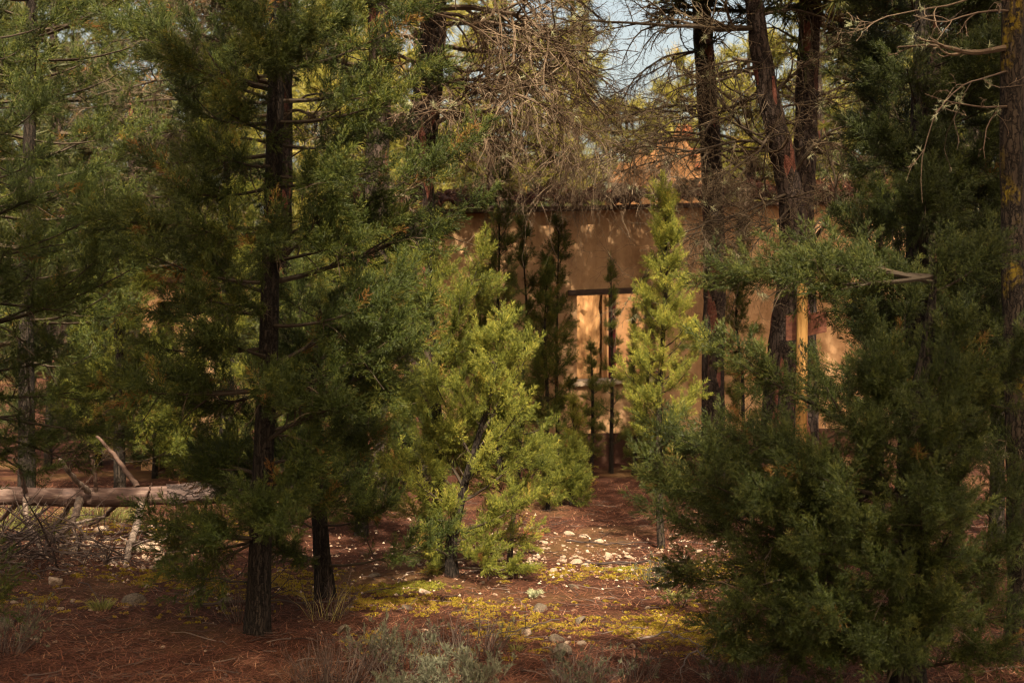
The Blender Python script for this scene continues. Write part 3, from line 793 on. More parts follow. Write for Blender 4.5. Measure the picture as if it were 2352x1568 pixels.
juniper('olive juniper seen through gaps behind the tall dark right juniper', px_path([(2020, 740 + 5717 / d), (2015, 700), (2020, 420)], d),
        [.05, .04, .008], 'green', 1, auto=dict(n=40, t0=.30, t1=.97, l0=.55, l1=.3, el=R(15), el1=.4), size=.22, sp=.10, subs=4, toff=.0)

# --- left group
d = 8.1
juniper('dark juniper leaning in from the left edge with branches hanging over the log', px_path([(-80, 740 + 5717 / d), (-70, 900), (-60, 400), (-60, -100), (-50, -420)], d),
        [.085, .075, .06, .045, .008], 'green', 0,
        manual=[(EYE - (y0 - HY) / FOC * d, W(x, y, d + o), s) for (y0, x, y, o, s) in ((950, 235, 995, 0, .05), (980, 160, 1060, .2, .03), (900, 170, 900, -.3, .04), (850, 120, 830, .2, .04), (760, 300, 620, .1, .06), (700, 180, 720, -.2, .05), (600, 150, 560, .2, .05), (1000, 70, 1090, -.2, .02), (520, 160, 420, -.1, .06), (700, 60, 640, -.4, .05))],
        auto=dict(n=36, t0=.38, t1=.99, l0=.85, l1=.4, el=R(12), el1=.4), size=.19, sp=.085, subs=4, sublen=.27, hug=.04, dm=.32, toff=-.02, bare=1)
d = 7.0  # tree added outside the view to shade the front-left ground
juniper('juniper added beyond the left edge to shade the front ground, only branch tips showing', px_path([(-350, 740 + 5717 / d), (-345, 700), (-350, 100), (-350, -400)], d),
        [.075, .06, .04, .008], 'green', 1, auto=dict(n=60, t0=.06, t1=.98, l0=.72, l1=.35, el=R(12), el1=.4), size=.22, sp=.085, subs=5, toff=-.02)
d = 13.2
juniper('tall olive juniper with a thin dark trunk behind the leaning left-edge juniper', px_path([(62, 740 + 5717 / d), (60, 800), (68, 300), (75, -150), (85, -600)], d),
        [.08, .07, .055, .04, .01], 'green', 1, auto=dict(n=70, t0=.22, t1=.98, l0=1.0, l1=1.5, el=R(12), el1=.2), size=.26, sp=.13, subs=4, sublen=.34, toff=.02)
d = 14.6
juniper('lighter green juniper with a ragged crown between the left edge and the outbuilding', px_path([(275, 740 + 5717 / d), (272, 800), (265, 480)], d),
        [.06, .05, .01], 'olive', 1, auto=dict(n=38, t0=.12, t1=.97, l0=.65, l1=.25, el=R(20), el1=.4), size=.24, sp=.10, subs=4, toff=.0)
for (px, ytop, d, wd, lab, mt, tf) in (
        (355, 800, 16.0, .55, 'small dark bushy juniper standing right before the outbuilding doorway', 'green', -.08),
        (225, 700, 17.2, .7, 'dim juniper behind the lighter left juniper, rooted in red litter', 'darkpine', .1),
        (520, 130, 15.2, .6, 'slim yellow-green juniper showing between the left limbs of the big front juniper', 'olive', .10),
        (830, 560, 11.6, .36, 'yellow-lit juniper whose pointed top shows right of the big front juniper', 'olive', .02),
        (430, 830, 15.8, .4, 'low juniper below the outbuilding wall, half hidden by the big front juniper', 'olive', -.02),
        (940, 900, 15.0, .5, 'dark juniper bush behind the two middle junipers', 'green', -.05),
        (690, 620, 14.0, .6, 'dense green juniper showing on both sides of the big front juniper trunk', 'green', .02),
        (110, 620, 16.8, .8, 'dark juniper far left behind the fallen log', 'darkpine', .1)):
    b_ = 740 + 5717 / d; h = (b_ - ytop) / FOC * d
    juniper(lab, px_path([(px, b_), (px + 4, (b_ + ytop) / 2), (px - 2, ytop)], d), [.016 * h + .012, .012 * h + .008, .004], mt, 1,
            auto=dict(n=int(18 + 9 * h), t0=.08, t1=.98, l0=wd, l1=wd * .35, el=R(18), el1=.5), size=.21, sp=.085, subs=4, toff=tf)

# --- slim young junipers along the wall
slim = [(1105, 610, 16.9, .24, 'short thin-topped slim dark juniper at the left end of the wall row'),
        (1148, 330, 16.3, .34, 'tallest slim dark juniper against the house wall, its tip reaching over the eaves'),
        (1196, 495, 16.9, .26, 'slim dark juniper against the house wall just right of the tallest one'),
        (1257, 600, 16.6, .30, 'left stem of the dense pair of slim junipers left of the window'),
        (1284, 505, 16.8, .28, 'right, taller stem of the dense pair of slim junipers left of the window'),
        (1356, 790, 16.2, .13, 'short slim juniper before the left edge of the window'),
        (1403, 590, 16.5, .13, 'thin pale-stemmed juniper crossing the middle of the window'),
        (1455, 700, 16.4, .13, 'slim juniper before the right part of the window, bare-stemmed below'),
        (1485, 640, 17.0, .18, 'slim dark juniper between the window and the bright slim juniper'),
        (1708, 510, 16.6, .30, 'slim dark juniper against the wall between the two large pine trunks')]
for (px, ytop, d, wd, lab) in slim:
    b_ = 740 + 5717 / d; h = (b_ - ytop) / FOC * d
    juniper(lab, px_path([(px, b_), (px + rng.normal(0, 9), (b_ + ytop) / 2 + 60), (px + rng.normal(0, 8), (b_ + ytop) / 2 - 60), (px, ytop)], d), [.026, .020, .014, .003], 'green', 1,
            auto=dict(n=int((12 + 8 * h) * rng.uniform(.75, 1.15)), t0=rng.uniform(.06, .2), t1=.99, l0=wd * rng.uniform(.9, 1.3), l1=wd * .25, el=R(rng.uniform(5, 35)), el1=.5), size=.06 + .36 * min(wd, .29), sp=.065, subs=4, sublen=.40, toff=.16, group='slim junipers along the house wall', dm=.2, bare=1)

# --- small bushes and saplings
for (px, ytop, d, wd, n_, lab, mt, tf) in (
        (1312, 1045, 13.6, .20, 34, 'small rounded bright green juniper bush on bare red ground', 'olive', .04),
        (1258, 1030, 13.2, .11, 14, 'bluish young juniper bush beside the small rounded bush', 'silver', -.06),
        (1316, 925, 14.9, .13, 16, 'yellow-green sapling with a thin curved stem above the small rounded bush', 'olive', .18)):
    b_ = 740 + 5717 / d
    juniper(lab, px_path([(px, b_), (px + 3, (b_ + ytop) / 2), (px, ytop)], d), [.02, .014, .003], mt, 1,
            auto=dict(n=n_, t0=.08, t1=.98, l0=wd, l1=wd * .6, el=R(35), el1=.5), size=.13, sp=.06, subs=4, toff=tf, name='juniper_bush', cat='bush', dm=.2)
d = 10.4
juniper('thin leaning sapling with a lichened stem right of the bushy middle juniper', px_path([(1168, 740 + 5717 / d), (1180, 1180), (1197, 1050), (1205, 960)], d), [.017, .015, .011, .003], 'olive', 1,
        auto=dict(n=16, t0=.45, t1=.98, l0=.28, l1=.15, el=R(20)), size=.13, sp=.08, subs=3, barkm='lbark', name='juniper_sapling', bare=1)

# ------------------------------------------------------------------ pines with dead drooping limbs
def pine(label, pts, rad, limbs, d, name='pine_tree', barkm='pbark', tw=(9, 6, 3), lens=(.5, .5, .5), droop=(.10, .16, .22), tmat='twig', green=None, tipsp=.10, lichen=0,
         tinto=(.55, .66, .8), k=34, ridge=.09, thick=1.0, n=110, curl=(.22, .26, .3), rmin=.0013, gm='darkpine', flare=.2, spread=(.55, .65, .8), dup=0, top=None):
    pts = np.asarray(pts, float); base = pts[0].copy(); base[2] = float(gh(base[0], base[1])); pts[0, 2] = base[2] - .1
    tr = thing(name, label, 'tree', base)
    G = Geo(); TP, TR = trunk_mesh(G, pts, rad, k=k, ridge=ridge, flare=flare, n=n)
    G.build('trunk', M[barkm], tr, smooth=False)
    Ps, Rs = [], []
    limbs = list(limbs)
    for L_ in list(limbs)[:dup]:
        q = [np.array(p) + rng.normal(0, .16, 3) * (k > 0) for k, p in enumerate(L_['p'])]
        limbs.append(dict(p=q, r=L_['r'] * .7, on=True))
    for L_ in limbs:
        p0 = np.asarray(L_['p'][0], float)
        j = int(np.argmin(np.abs(TP[:, 2] - p0[2]))) if L_.get('on', True) else None
        C = np.asarray(L_['p'], float).copy()
        if j is not None: C[0] = TP[j]
        q = interp_path(C, 14)
        q[1:] += np.cumsum(rng.normal(0, .012, (13, 3)), 0) * np.linalg.norm(q[-1] - q[0]) * .35
        Ps.append(q); Rs.append(np.linspace(L_.get('r', .02), L_.get('r', .02) * .25, 14) * thick * .72)
    P, Rd = np.array(Ps), np.array(Rs)
    cur = [[P], [], [], []]; lo_n = []; L_h = [l_.get('hang', 0) for l_ in limbs]
    for q_, w_ in zip(P, Rd):
        lo = tubes(Geo(), q_, w_, 6, tint=.4).build('limb', M[tmat], tr)
        G = Geo(); last = (q_[None], w_[None])
        for lv, per in enumerate(tw):
            last = grow(*last, per, lens[lv], spread[lv], curl[lv], droop[lv], n=(7, 6, 5)[lv], tmin=.12, rmin=rmin, rf=.6)
            tubes(G, *last, 4 if lv == 0 else 3, tint=np.clip(tinto[lv] + rng.normal(0, .14, len(last[0])), 0, 1))
            cur[lv + 1].append(last[0])
        if L_h[len(lo_n)]:       # long bare twigs hanging off the outer part
            nh = L_h[len(lo_n)]
            tt = rng.uniform(.45, 1, nh) * 13; i0 = np.minimum(tt.astype(int), 12); b0 = q_[i0] + (q_[i0 + 1] - q_[i0]) * (tt - i0)[:, None]
            H_ = np.zeros((nh, 9, 3)); H_[:, 0] = b0; dh = nrm(q_[i0 + 1] - q_[i0] + rng.normal(0, .5, (nh, 3))); Lh = rng.uniform(.3, .95, nh)
            for j in range(1, 9):
                dh = nrm(dh + rng.normal(0, .25, (nh, 3)) + [0, 0, -.30]); H_[:, j] = H_[:, j - 1] + dh * (Lh / 8)[:, None]
            RH = np.linspace(1, .35, 9)[None] * rng.uniform(.0025, .0055, nh)[:, None]
            tubes(G, H_, RH, 4, tint=np.clip(.9 + rng.normal(0, .1, nh), 0, 1))  # sunlit paleness put into the tint of these shaded twigs
            tubes(G, *grow(H_, RH, 3, .4, .5, .25, .25, n=5, rmin=.0015), 3, tint=.9)
        lo_n.append(1)
        G.build('twigs', M[tmat], lo)
    cur = [(np.concatenate(c),) for c in cur if c]
    if top:                      # living crown above the view, shaped to shade the house wall and trunks
        z0_, z1_, rad_, nb = top
        TPc = TP[TP[:, 2] > z0_ - .3]; Pc = []
        for k_ in range(nb):
            u_ = (k_ + rng.uniform()) / nb; pz = z0_ + (z1_ - z0_) * u_; p0 = TP[np.argmin(np.abs(TP[:, 2] - pz))]
            az = k_ * 2.4 + rng.normal(0, .3); L0 = rad_ * rng.uniform(.6, 1.1)
            p2 = p0 + np.array([math.cos(az) * L0, math.sin(az) * L0, L0 * rng.uniform(.05, .3)]); Pc.append(bez(p0, (p0 + p2) / 2 - [0, 0, .1 * L0], p2))
        Pc = np.array(Pc); Rc = np.tile(np.linspace(.035, .01, 7), (nb, 1))
        S_, SR_ = grow(Pc, Rc, 9, .42, .6, .15, -.03, n=5, tmin=.2)
        G = Geo(); tubes(G, Pc, Rc, 4, tint=.4); tubes(G, S_, SR_, 3, tint=.4); G.build('crown_branches', M['twig_dark'], tr)
        G = Geo(); clothe(G, S_, .10, .34, 3, tmin=.15, up=.5); G.build('crown', M['darkpine'], tr)
    if green is not None:
        G = Geo(); src = cur[min(2, len(cur) - 1)][0]
        clothe(G, src[rng.uniform(0, 1, len(src)) < green], tipsp, .22, 3, tmin=.4, up=.3, dead=.1)
        G.build('crown', M[gm], tr)
    if lichen:
        G = Geo(); src = np.concatenate([cur[0][0].reshape(-1, 3), cur[1][0][:, 1:].reshape(-1, 3)])
        s = src[rng.integers(0, len(src), lichen)]
        for _ in range(3):
            place(G, s + rng.normal(0, .012, s.shape), rng.normal(0, 1, s.shape), rng.uniform(.05, .10, len(s)) * d / 13, 3, rng.normal(.0, .1, len(s)))
        G.build('lichen_tuft', M['lichen'], tr)
    return tr

def LP(d, pts, r=.02, dd=None, on=True, hang=0):
    dd = dd if dd is not None else [0] * len(pts)
    return dict(p=[W(x, y, d + o) for (x, y), o in zip(pts, dd)], r=r, on=on, hang=hang)

d = 14.1
pine('reddish flaked pine trunk rising right of the big front juniper', px_path([(855, 740 + 5717 / d), (858, 900), (866, 450), (872, 150), (874, -150), (880, -860)], d), [.145, .135, .120, .112, .105, .08],
     [LP(d, [(872, 30), (960, 20), (1080, 60), (1160, 130)], .035, [0, -.3, -.5, -.6]), LP(d, [(866, 110), (960, 150), (1060, 130), (1140, 190)], .028, [0, .3, .5, .7]),
      LP(d, [(866, 250), (930, 270), (1000, 250), (1060, 300)], .020, [0, -.2, -.3, -.3]), LP(d, [(866, 330), (800, 300), (720, 320)], .02, [0, .3, .5]), LP(d, [(866, 60), (780, 30), (690, 70)], .025, [0, .3, .6]),
      LP(d, [(866, 420), (930, 440), (985, 410)], .03, [0, .1, .4]), LP(d, [(872, -150), (1000, -160), (1150, -60), (1230, 60)], .035, [0, -.3, -.3, 0]), LP(d, [(872, -300), (700, -300), (560, -150)], .035, [0, .2, .4])], d, tw=(7, 6, 3), lichen=30, top=(5.2, 8.6, 2.8, 40))
d = 15.2
L = [LP(d, [(995, 25), (1080, 15), (1200, 35), (1300, 100), (1360, 220)], .05, [0, -.3, -.6, -.8, -.9]),
     LP(d, [(990, 190), (1080, 188), (1180, 205), (1290, 255), (1390, 330)], .032, [0, -.5, -.8, -1.1, -1.3], hang=33),
     LP(d, [(990, 180), (1120, 175), (1230, 190), (1330, 220), (1390, 280)], .030, [0, .2, .3, .2, .1]),
     LP(d, [(985, 110), (1100, 120), (1230, 110), (1340, 160), (1410, 260)], .036, [0, .3, .6, .8, .8]),
     LP(d, [(985, 300), (1050, 260), (1150, 250), (1250, 290), (1330, 360)], .034, [0, -.2, -.4, -.3, -.2], hang=27),
     LP(d, [(980, 330), (1060, 330), (1160, 310), (1260, 340), (1330, 390)], .03, [0, .3, .5, .6, .6]),
     LP(d, [(985, 60), (1100, 60), (1240, 60), (1310, 90), (1370, 190)], .03, [0, .6, 1.0, 1.2, 1.2]),
     LP(d, [(980, 240), (1070, 270), (1130, 330), (1200, 400)], .03, [0, -.3, -.4, -.4]),
     LP(d, [(960, 320), (920, 290), (890, 260)], .045, [0, .1, .2]), LP(d, [(965, 400), (920, 420), (880, 425), (845, 405)], .05, [0, -.1, -.2, -.2]),
     LP(d, [(985, 220), (930, 180), (880, 140)], .02, [0, .2, .3]), LP(d, [(990, -60), (1150, -60), (1300, -20), (1400, 60)], .04, [0, -.2, -.3, -.3]), LP(d, [(1000, -150), (1200, -170), (1280, -110), (1350, -10)], .04, [0, .3, .4, .4])]
pine('leaning brown pine whose bare twigs droop in a thick curtain above the house eaves', px_path([(962, 740 + 5717 / d), (962, 800), (965, 420), (968, 330), (984, 200), (996, 60), (1006, -150), (1020, -600)], d), [.16, .15, .15, .165, .150, .135, .12, .09], L, d,
     tw=(17, 9, 4), lens=(.42, .45, .5), lichen=40, dup=10, top=(5.8, 7.6, 2.6, 26))
d = 16.2
L = [LP(d, [(1640, 310), (1540, 322), (1450, 335), (1360, 365), (1270, 400), (1250, 440)], .030, [0, -.3, -.5, -.6, -.7, -.7], hang=38),
     LP(d, [(1640, 345), (1530, 365), (1440, 385), (1360, 420), (1330, 460)], .022, [0, -.2, -.4, -.5, -.5], hang=33),
     LP(d, [(1635, 330), (1690, 350), (1780, 350), (1850, 390)], .03, [0, -.3, -.4, -.4]), LP(d, [(1635, 380), (1690, 400), (1720, 450), (1715, 500)], .02, [0, -.4, -.6, -.6], hang=22),
     LP(d, [(1630, 250), (1540, 240), (1450, 260), (1370, 300)], .028, [0, .3, .4, .4]), LP(d, [(1625, 180), (1700, 160), (1800, 190), (1880, 260)], .03, [0, .3, .4, .3]),
     LP(d, [(1620, 120), (1530, 130), (1460, 180), (1420, 250)], .026, [0, .2, .2, .1]), LP(d, [(1615, 40), (1500, 30), (1530, 10), (1510, 30)], .03, [0, -.2, -.2, -.1]),
     LP(d, [(1640, 400), (1590, 420), (1540, 400), (1480, 420)], .02, [0, -.4, -.6, -.7], hang=24), LP(d, [(1610, -60), (1720, -80), (1850, 0), (1930, 90)], .03, [0, .2, .3, .2])]
pine('slender dark pine trunk before the house wall, right of the bright slim juniper', px_path([(1637, 740 + 5717 / d), (1638, 850), (1642, 560), (1632, 330), (1615, 100), (1605, -120), (1590, -700)], d), [.135, .128, .125, .12, .11, .10, .08], L, d,
     tw=(14, 8, 4), lens=(.40, .45, .55), droop=(.12, .22, .30), tinto=(.62, .78, .9), lichen=45, dup=9)  # raised twig tints stand in for sunlight on this pine
d = 14.2
L = [LP(d, [(1800, 440), (1700, 500), (1610, 520), (1540, 560), (1500, 640)], .024, [0, -.8, -1.4, -1.6, -1.7]), LP(d, [(1790, 500), (1700, 560), (1620, 610), (1580, 690)], .018, [0, -.6, -1.0, -1.2]),
     LP(d, [(1790, 330), (1700, 320), (1600, 350), (1480, 330), (1380, 380)], .026, [0, -.3, -.5, -.6, -.6]), LP(d, [(1750, 150), (1650, 190), (1560, 200), (1480, 250)], .026, [0, -.4, -.6, -.7]),
     LP(d, [(1740, 60), (1640, 70), (1520, 60), (1420, 55), (1330, 45)], .040, [0, -.3, -.7, -.9, -1.0]), 
     LP(d, [(1760, 200), (1660, 260), (1560, 270), (1460, 340)], .028, [0, .4, .6, .7]), LP(d, [(1790, 380), (1720, 300), (1660, 240), (1620, 170)], .035, [0, -.3, -.5, -.6]),
     LP(d, [(1800, 420), (1860, 340), (1900, 300), (1960, 280)], .035, [0, -.2, -.3, -.3]), LP(d, [(1830, 600), (1890, 520), (1920, 460), (1915, 390), (1890, 330)], .035, [0, -.5, -.7, -.7, -.7]),
     LP(d, [(1820, 560), (1880, 500), (1960, 470), (2020, 420)], .022, [0, .2, .4, .5]), LP(d, [(1770, 220), (1850, 150), (1930, 100), (1990, 90)], .03, [0, -.2, -.3, -.3]), LP(d, [(1780, 260), (1850, 230), (1930, 220), (1990, 170)], .022, [0, .3, .5, .6]),
     LP(d, [(1740, 40), (1820, 20), (1900, 40), (1950, 90)], .028, [0, .2, .3, .3]), LP(d, [(1800, 470), (1740, 560), (1690, 630), (1650, 650)], .016, [0, -1.0, -1.4, -1.6]), LP(d, [(1730, -80), (1600, -90), (1540, -70), (1500, 0)], .035, [0, -.2, -.2, -.2]),
     LP(d, [(1725, -100), (1850, -150), (1990, -80)], .035, [0, .1, .2]), LP(d, [(1790, 300), (1730, 360), (1640, 420), (1590, 440)], .02, [0, -.6, -.9, -1.0])]
pd = pine('thick deeply furrowed pine with a crooked trunk standing left of the signpost', px_path([(1778, 740 + 5717 / d), (1785, 950), (1800, 760), (1832, 600), (1818, 450), (1785, 310), (1755, 170), (1735, 40), (1715, -150), (1690, -900)], d),
     [.175, .150, .142, .158, .128, .112, .10, .09, .08, .05], L, d, tw=(13, 8, 4), lens=(.42, .45, .5), droop=(.02, .06, .10), tmat='twig_dark', tinto=(.6, .75, .9), lichen=90, k=44, ridge=.13, n=150, top=(5.4, 7.3, 2.3, 32), dup=5)
d = 15.3
pine('second stem of pine with a pale strip, right behind the crooked furrowed pine', px_path([(1850, 740 + 5717 / d), (1846, 800), (1842, 500), (1852, 250), (1862, 0), (1870, -750)], d), [.15, .14, .13, .12, .11, .08],
     [LP(d, [(1850, 330), (1930, 330), (2000, 380), (2040, 450)], .02, [0, -.1, -.2, -.2]), LP(d, [(1855, 230), (1930, 200), (2000, 220), (2060, 280)], .024, [0, .1, .2, .2]), LP(d, [(1858, 60), (1940, 30), (2020, 60)], .024, [0, .2, .3]),
      LP(d, [(1850, 300), (1770, 250), (1700, 260)], .02, [0, .3, .5]), LP(d, [(1850, 420), (1930, 450), (1990, 530)], .02, [0, -.3, -.5]), LP(d, [(1858, 120), (1780, 60), (1700, 80)], .024, [0, .3, .4])], d, tw=(11, 6, 3), lens=(.5, .45, .5), tinto=(.5, .6, .75), lichen=30, top=(5.1, 6.3, 1.8, 22))
d = 14.6
pine('thin dark pine stem seen between the two dark right-hand junipers', px_path([(2146, 740 + 5717 / d), (2142, 700), (2146, 300), (2140, -100), (2140, -700)], d), [.10, .09, .08, .07, .05],
     [LP(d, [(2142, 250), (2080, 240), (2010, 280)], .015, [0, .2, .3]), LP(d, [(2142, 150), (2220, 130), (2300, 180)], .015, [0, .2, .3]), LP(d, [(2142, 420), (2200, 430), (2250, 480)], .012, [0, -.2, -.3])], d, tw=(8, 5, 3), lens=(.45, .45, .5), lichen=10, top=(4.9, 7.2, 2.3, 34))
d = 7.1
pine('near pine at the right edge with yellow lichen on its bark', px_path([(2352, 740 + 5717 / d), (2345, 1100), (2332, 700), (2322, 350), (2326, 60), (2335, -250), (2345, -700), (2350, -3900)], d), [.078, .070, .062, .056, .056, .052, .05, .02],
     [LP(d, [(2318, 110), (2230, 125), (2150, 100), (2060, 105)], .028, [0, -.1, -.1, .1]), LP(d, [(2318, 250), (2250, 248), (2170, 235), (2120, 215)], .011, [0, -.2, -.3, -.3]),
      LP(d, [(2322, 30), (2240, 25), (2160, 50), (2100, 30)], .012, [0, -.3, -.4, -.4]), LP(d, [(2320, 160), (2230, 190), (2150, 240), (2110, 360), (2120, 470)], .008, [0, -.4, -.6, -.6, -.6]), LP(d, [(2326, -60), (2200, 0), (2060, 25), (1960, 60)], .012, [0, -.2, -.2, -.2]),
      LP(d, [(2340, 1000), (2280, 1010), (2230, 1060)], .008, [0, -.1, -.2]), LP(d, [(2330, -150), (2150, -120), (2000, -40)], .02, [0, .2, .2])], d, barkm='lbark', tw=(4, 3, 2), lens=(.35, .4, .4), droop=(.05, .1, .1), lichen=26, thick=.9, rmin=.0012, tinto=(.6, .7, .75), top=(8.0, 11.4, 2.0, 40), n=200)
d = 17.0
L = [LP(d, [(640, 200), (540, 170), (450, 120), (350, 82)], .055, [0, -.6, -1.0, -1.4])]
for (y0, y1, x1) in ((60, -40, 250), (120, 60, 190), (180, 200, 200), (240, 230, 160), (290, 330, 230), (340, 300, 300), (380, 420, 240), (420, 470, 330), (30, -60, 480), (100, 10, 420), (-60, -80, 300), (-20, 20, 330), (150, 120, 780), (250, 300, 800), (60, 60, 800)):
    o = rng.uniform(-.9, .9)
    L.append(LP(d, [(640, y0), ((640 * 2 + x1) / 3, y0 * .7 + y1 * .3 - 15), ((640 + 2 * x1) / 3, y0 * .35 + y1 * .65 - 5), (x1, y1 + 25)], .035, [0, o * .4, o * .8, o]))
pine('pine of dense dead brown twigs behind the big front juniper, one thick limb slanting', px_path([(640, 740 + 5717 / d), (640, 700), (645, 250), (650, -200), (655, -600)], d), [.17, .16, .14, .12, .09], L, d, tw=(16, 9, 5), lens=(.36, .45, .5), droop=(.04, .08, .1),
     tmat='twig_dark', tinto=(.55, .65, .75), green=.10, gm='darkpine', rmin=.0024)

# ------------------------------------------------------------------ trees behind the house
def far_tree(label, px, d, ytop, ybot, wpx, mat, lod_size=.40, n=36, lean=0, dens=1.7):
    b_ = 740 + 5717 / d; h = EYE - (ytop - HY) / FOC * d; zb = max(.4, EYE - (ybot - HY) / FOC * d); w = wpx / FOC * d
    x0 = (px - CX) / FOC * d
    pts = np.array([(x0, d, -.1), (x0 + .2 + lean * .3, d, h * .35), (x0 + lean * .7, d + .1, h * .7), (x0 + lean, d, h * .98)])
    tr = thing('pine_tree', label, 'tree', (x0, d, 0), 'trees behind the house')
    G = Geo(); TP, TR = trunk_mesh(G, pts, [.13, .11, .07, .02], k=12, n=30); G.build('trunk', M['pbark'], tr)
    P = []
    t0 = zb / h
    for k in range(n):
        u = (k + rng.uniform()) / n; t = t0 + (1 - t0) * u; p0 = TP[min(29, int(t * 29))]
        az = k * 2.4 + rng.normal(0, .4); L = w * (.35 + .65 * math.sin(np.pi * (.12 + .82 * u))) * rng.uniform(.6, 1.15)
        p2 = p0 + np.array([math.cos(az) * L, math.sin(az) * L, L * rng.uniform(-.05, .4)])
        P.append(bez(p0, (p0 + p2) / 2 + [0, 0, -.1 * L], p2))
    P = np.array(P); Rd = np.tile(np.linspace(.05, .012, 7), (len(P), 1))
    S, SR = grow(P, Rd, 6, .42, .6, .15, -.03, n=5, tmin=.25)
    G = Geo(); tubes(G, P, Rd, 4, tint=.5); tubes(G, S, SR, 3, tint=.5); G.build('branches', M['twig_dark'], tr)
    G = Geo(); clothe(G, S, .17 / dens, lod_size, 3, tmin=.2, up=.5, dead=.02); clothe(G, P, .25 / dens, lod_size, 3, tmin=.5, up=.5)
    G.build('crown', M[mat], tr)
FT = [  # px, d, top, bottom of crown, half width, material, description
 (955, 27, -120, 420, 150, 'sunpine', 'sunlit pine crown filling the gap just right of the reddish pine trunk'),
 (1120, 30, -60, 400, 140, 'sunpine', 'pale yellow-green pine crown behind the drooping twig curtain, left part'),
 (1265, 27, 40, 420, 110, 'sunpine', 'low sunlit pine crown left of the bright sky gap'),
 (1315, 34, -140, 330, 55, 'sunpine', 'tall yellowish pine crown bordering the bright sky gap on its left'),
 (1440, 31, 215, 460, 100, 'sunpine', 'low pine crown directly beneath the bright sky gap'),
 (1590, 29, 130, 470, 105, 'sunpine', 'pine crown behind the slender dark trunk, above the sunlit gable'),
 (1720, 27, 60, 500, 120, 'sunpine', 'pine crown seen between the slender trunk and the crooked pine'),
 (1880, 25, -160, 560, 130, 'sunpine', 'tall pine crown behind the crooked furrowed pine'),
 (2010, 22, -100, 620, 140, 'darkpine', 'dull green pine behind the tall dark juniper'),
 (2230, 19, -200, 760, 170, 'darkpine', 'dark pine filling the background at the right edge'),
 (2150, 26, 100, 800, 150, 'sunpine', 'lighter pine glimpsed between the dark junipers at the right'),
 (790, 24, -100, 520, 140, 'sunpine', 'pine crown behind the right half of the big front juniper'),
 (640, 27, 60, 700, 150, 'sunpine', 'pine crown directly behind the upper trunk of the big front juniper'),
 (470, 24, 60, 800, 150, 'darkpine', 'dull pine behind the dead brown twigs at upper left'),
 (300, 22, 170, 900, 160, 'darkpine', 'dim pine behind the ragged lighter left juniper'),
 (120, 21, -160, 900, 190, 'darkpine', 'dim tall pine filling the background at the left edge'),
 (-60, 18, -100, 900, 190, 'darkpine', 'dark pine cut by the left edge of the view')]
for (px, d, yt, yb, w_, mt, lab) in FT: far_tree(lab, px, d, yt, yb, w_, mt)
# continuous wood closing off the distance
G = Geo(); n = 26000
th = rng.uniform(-.75, .75, n); rr = rng.uniform(46, 64, n)
z = rng.uniform(0, 1, n) ** 1.25 * (np.interp(np.tan(th) * FOC + CX, [-900, 300, 820, 950, 1340, 1380, 1500, 1560, 1880, 2000, 3200], [15, 15, 14, 9.5, 9, 6, 6, 8.5, 9, 15, 15]) + 2.2 * fnoise(np.stack([th * 14, rr * .1, 0 * th], -1)))
place(G, np.stack([np.sin(th) * rr, np.cos(th) * rr, z], -1), rng.normal(0, 1, (n, 3)) + [0, 0, .6], rng.uniform(.9, 1.6, n), 3, rng.normal(0, .15, n))
tag(G.build('distant_wood', M['darkpine']), 'far dark wood closing off the background beyond the house', 'wood', kind='stuff')

# unseen wood left of and behind the viewpoint, crowns shaped to shade the foreground
G = Geo()
WOOD = ((-6.4, -1.2, 4.6, 14.5, 1.6), (-4.3, -.6, 4.8, 14.5, 1.5), (-2.3, -1.4, 5.0, 13.0, 1.5), (-.75, -.9, 5.4, 12.4, 1.15), (.9, -1.8, 5.6, 10.6, 1.3), (2.4, -1.0, 5.4, 9.6, 1.2), (4.2, -1.6, 4.6, 14.0, 1.6), (6.2, -.9, 4.4, 13.5, 1.6), (-8.2, .8, 3.5, 10, 1.6), (8.2, .5, 3.5, 10, 1.7))
for (x, y, zb, zt_, r_) in WOOD:
    q = int((170 if .5 < x < 4 else 400) * (zt_ - zb))
    z = rng.uniform(0, 1, q); a = rng.uniform(0, 6.28, q); rr = r_ * np.sqrt(rng.uniform(0, 1, q)) * np.sqrt(np.sin(np.pi * (.12 + .82 * z)))
    keep = fnoise(np.stack([x + rr * np.cos(a), y + rr * np.sin(a), zb + (zt_ - zb) * z], -1), 1.3) > -.25
    place(G, np.stack([x + rr * np.cos(a), y + rr * np.sin(a), zb + (zt_ - zb) * z], -1)[keep], (rng.normal(0, 1, (q, 3)) + [0, 0, .6])[keep], rng.uniform(.25, .5, q)[keep], 2, rng.normal(0, .1, q)[keep])
wd_ = G.build('shading_wood', M['green']); tag(wd_, 'unseen wood left of and behind the viewpoint, shaped to shade the foreground', 'wood', kind='stuff')
G = Geo()
for (x, y, zb, zt_, r_) in WOOD:
    trunk_mesh(G, [(x, y, -.1), (x + .05, y, zt_ * .5), (x, y, zt_ - .4)], [.15, .11, .03], k=14, n=30)
to_ = G.build('trunks', M['pbark'], wd_); to_['kind'] = 'stuff'

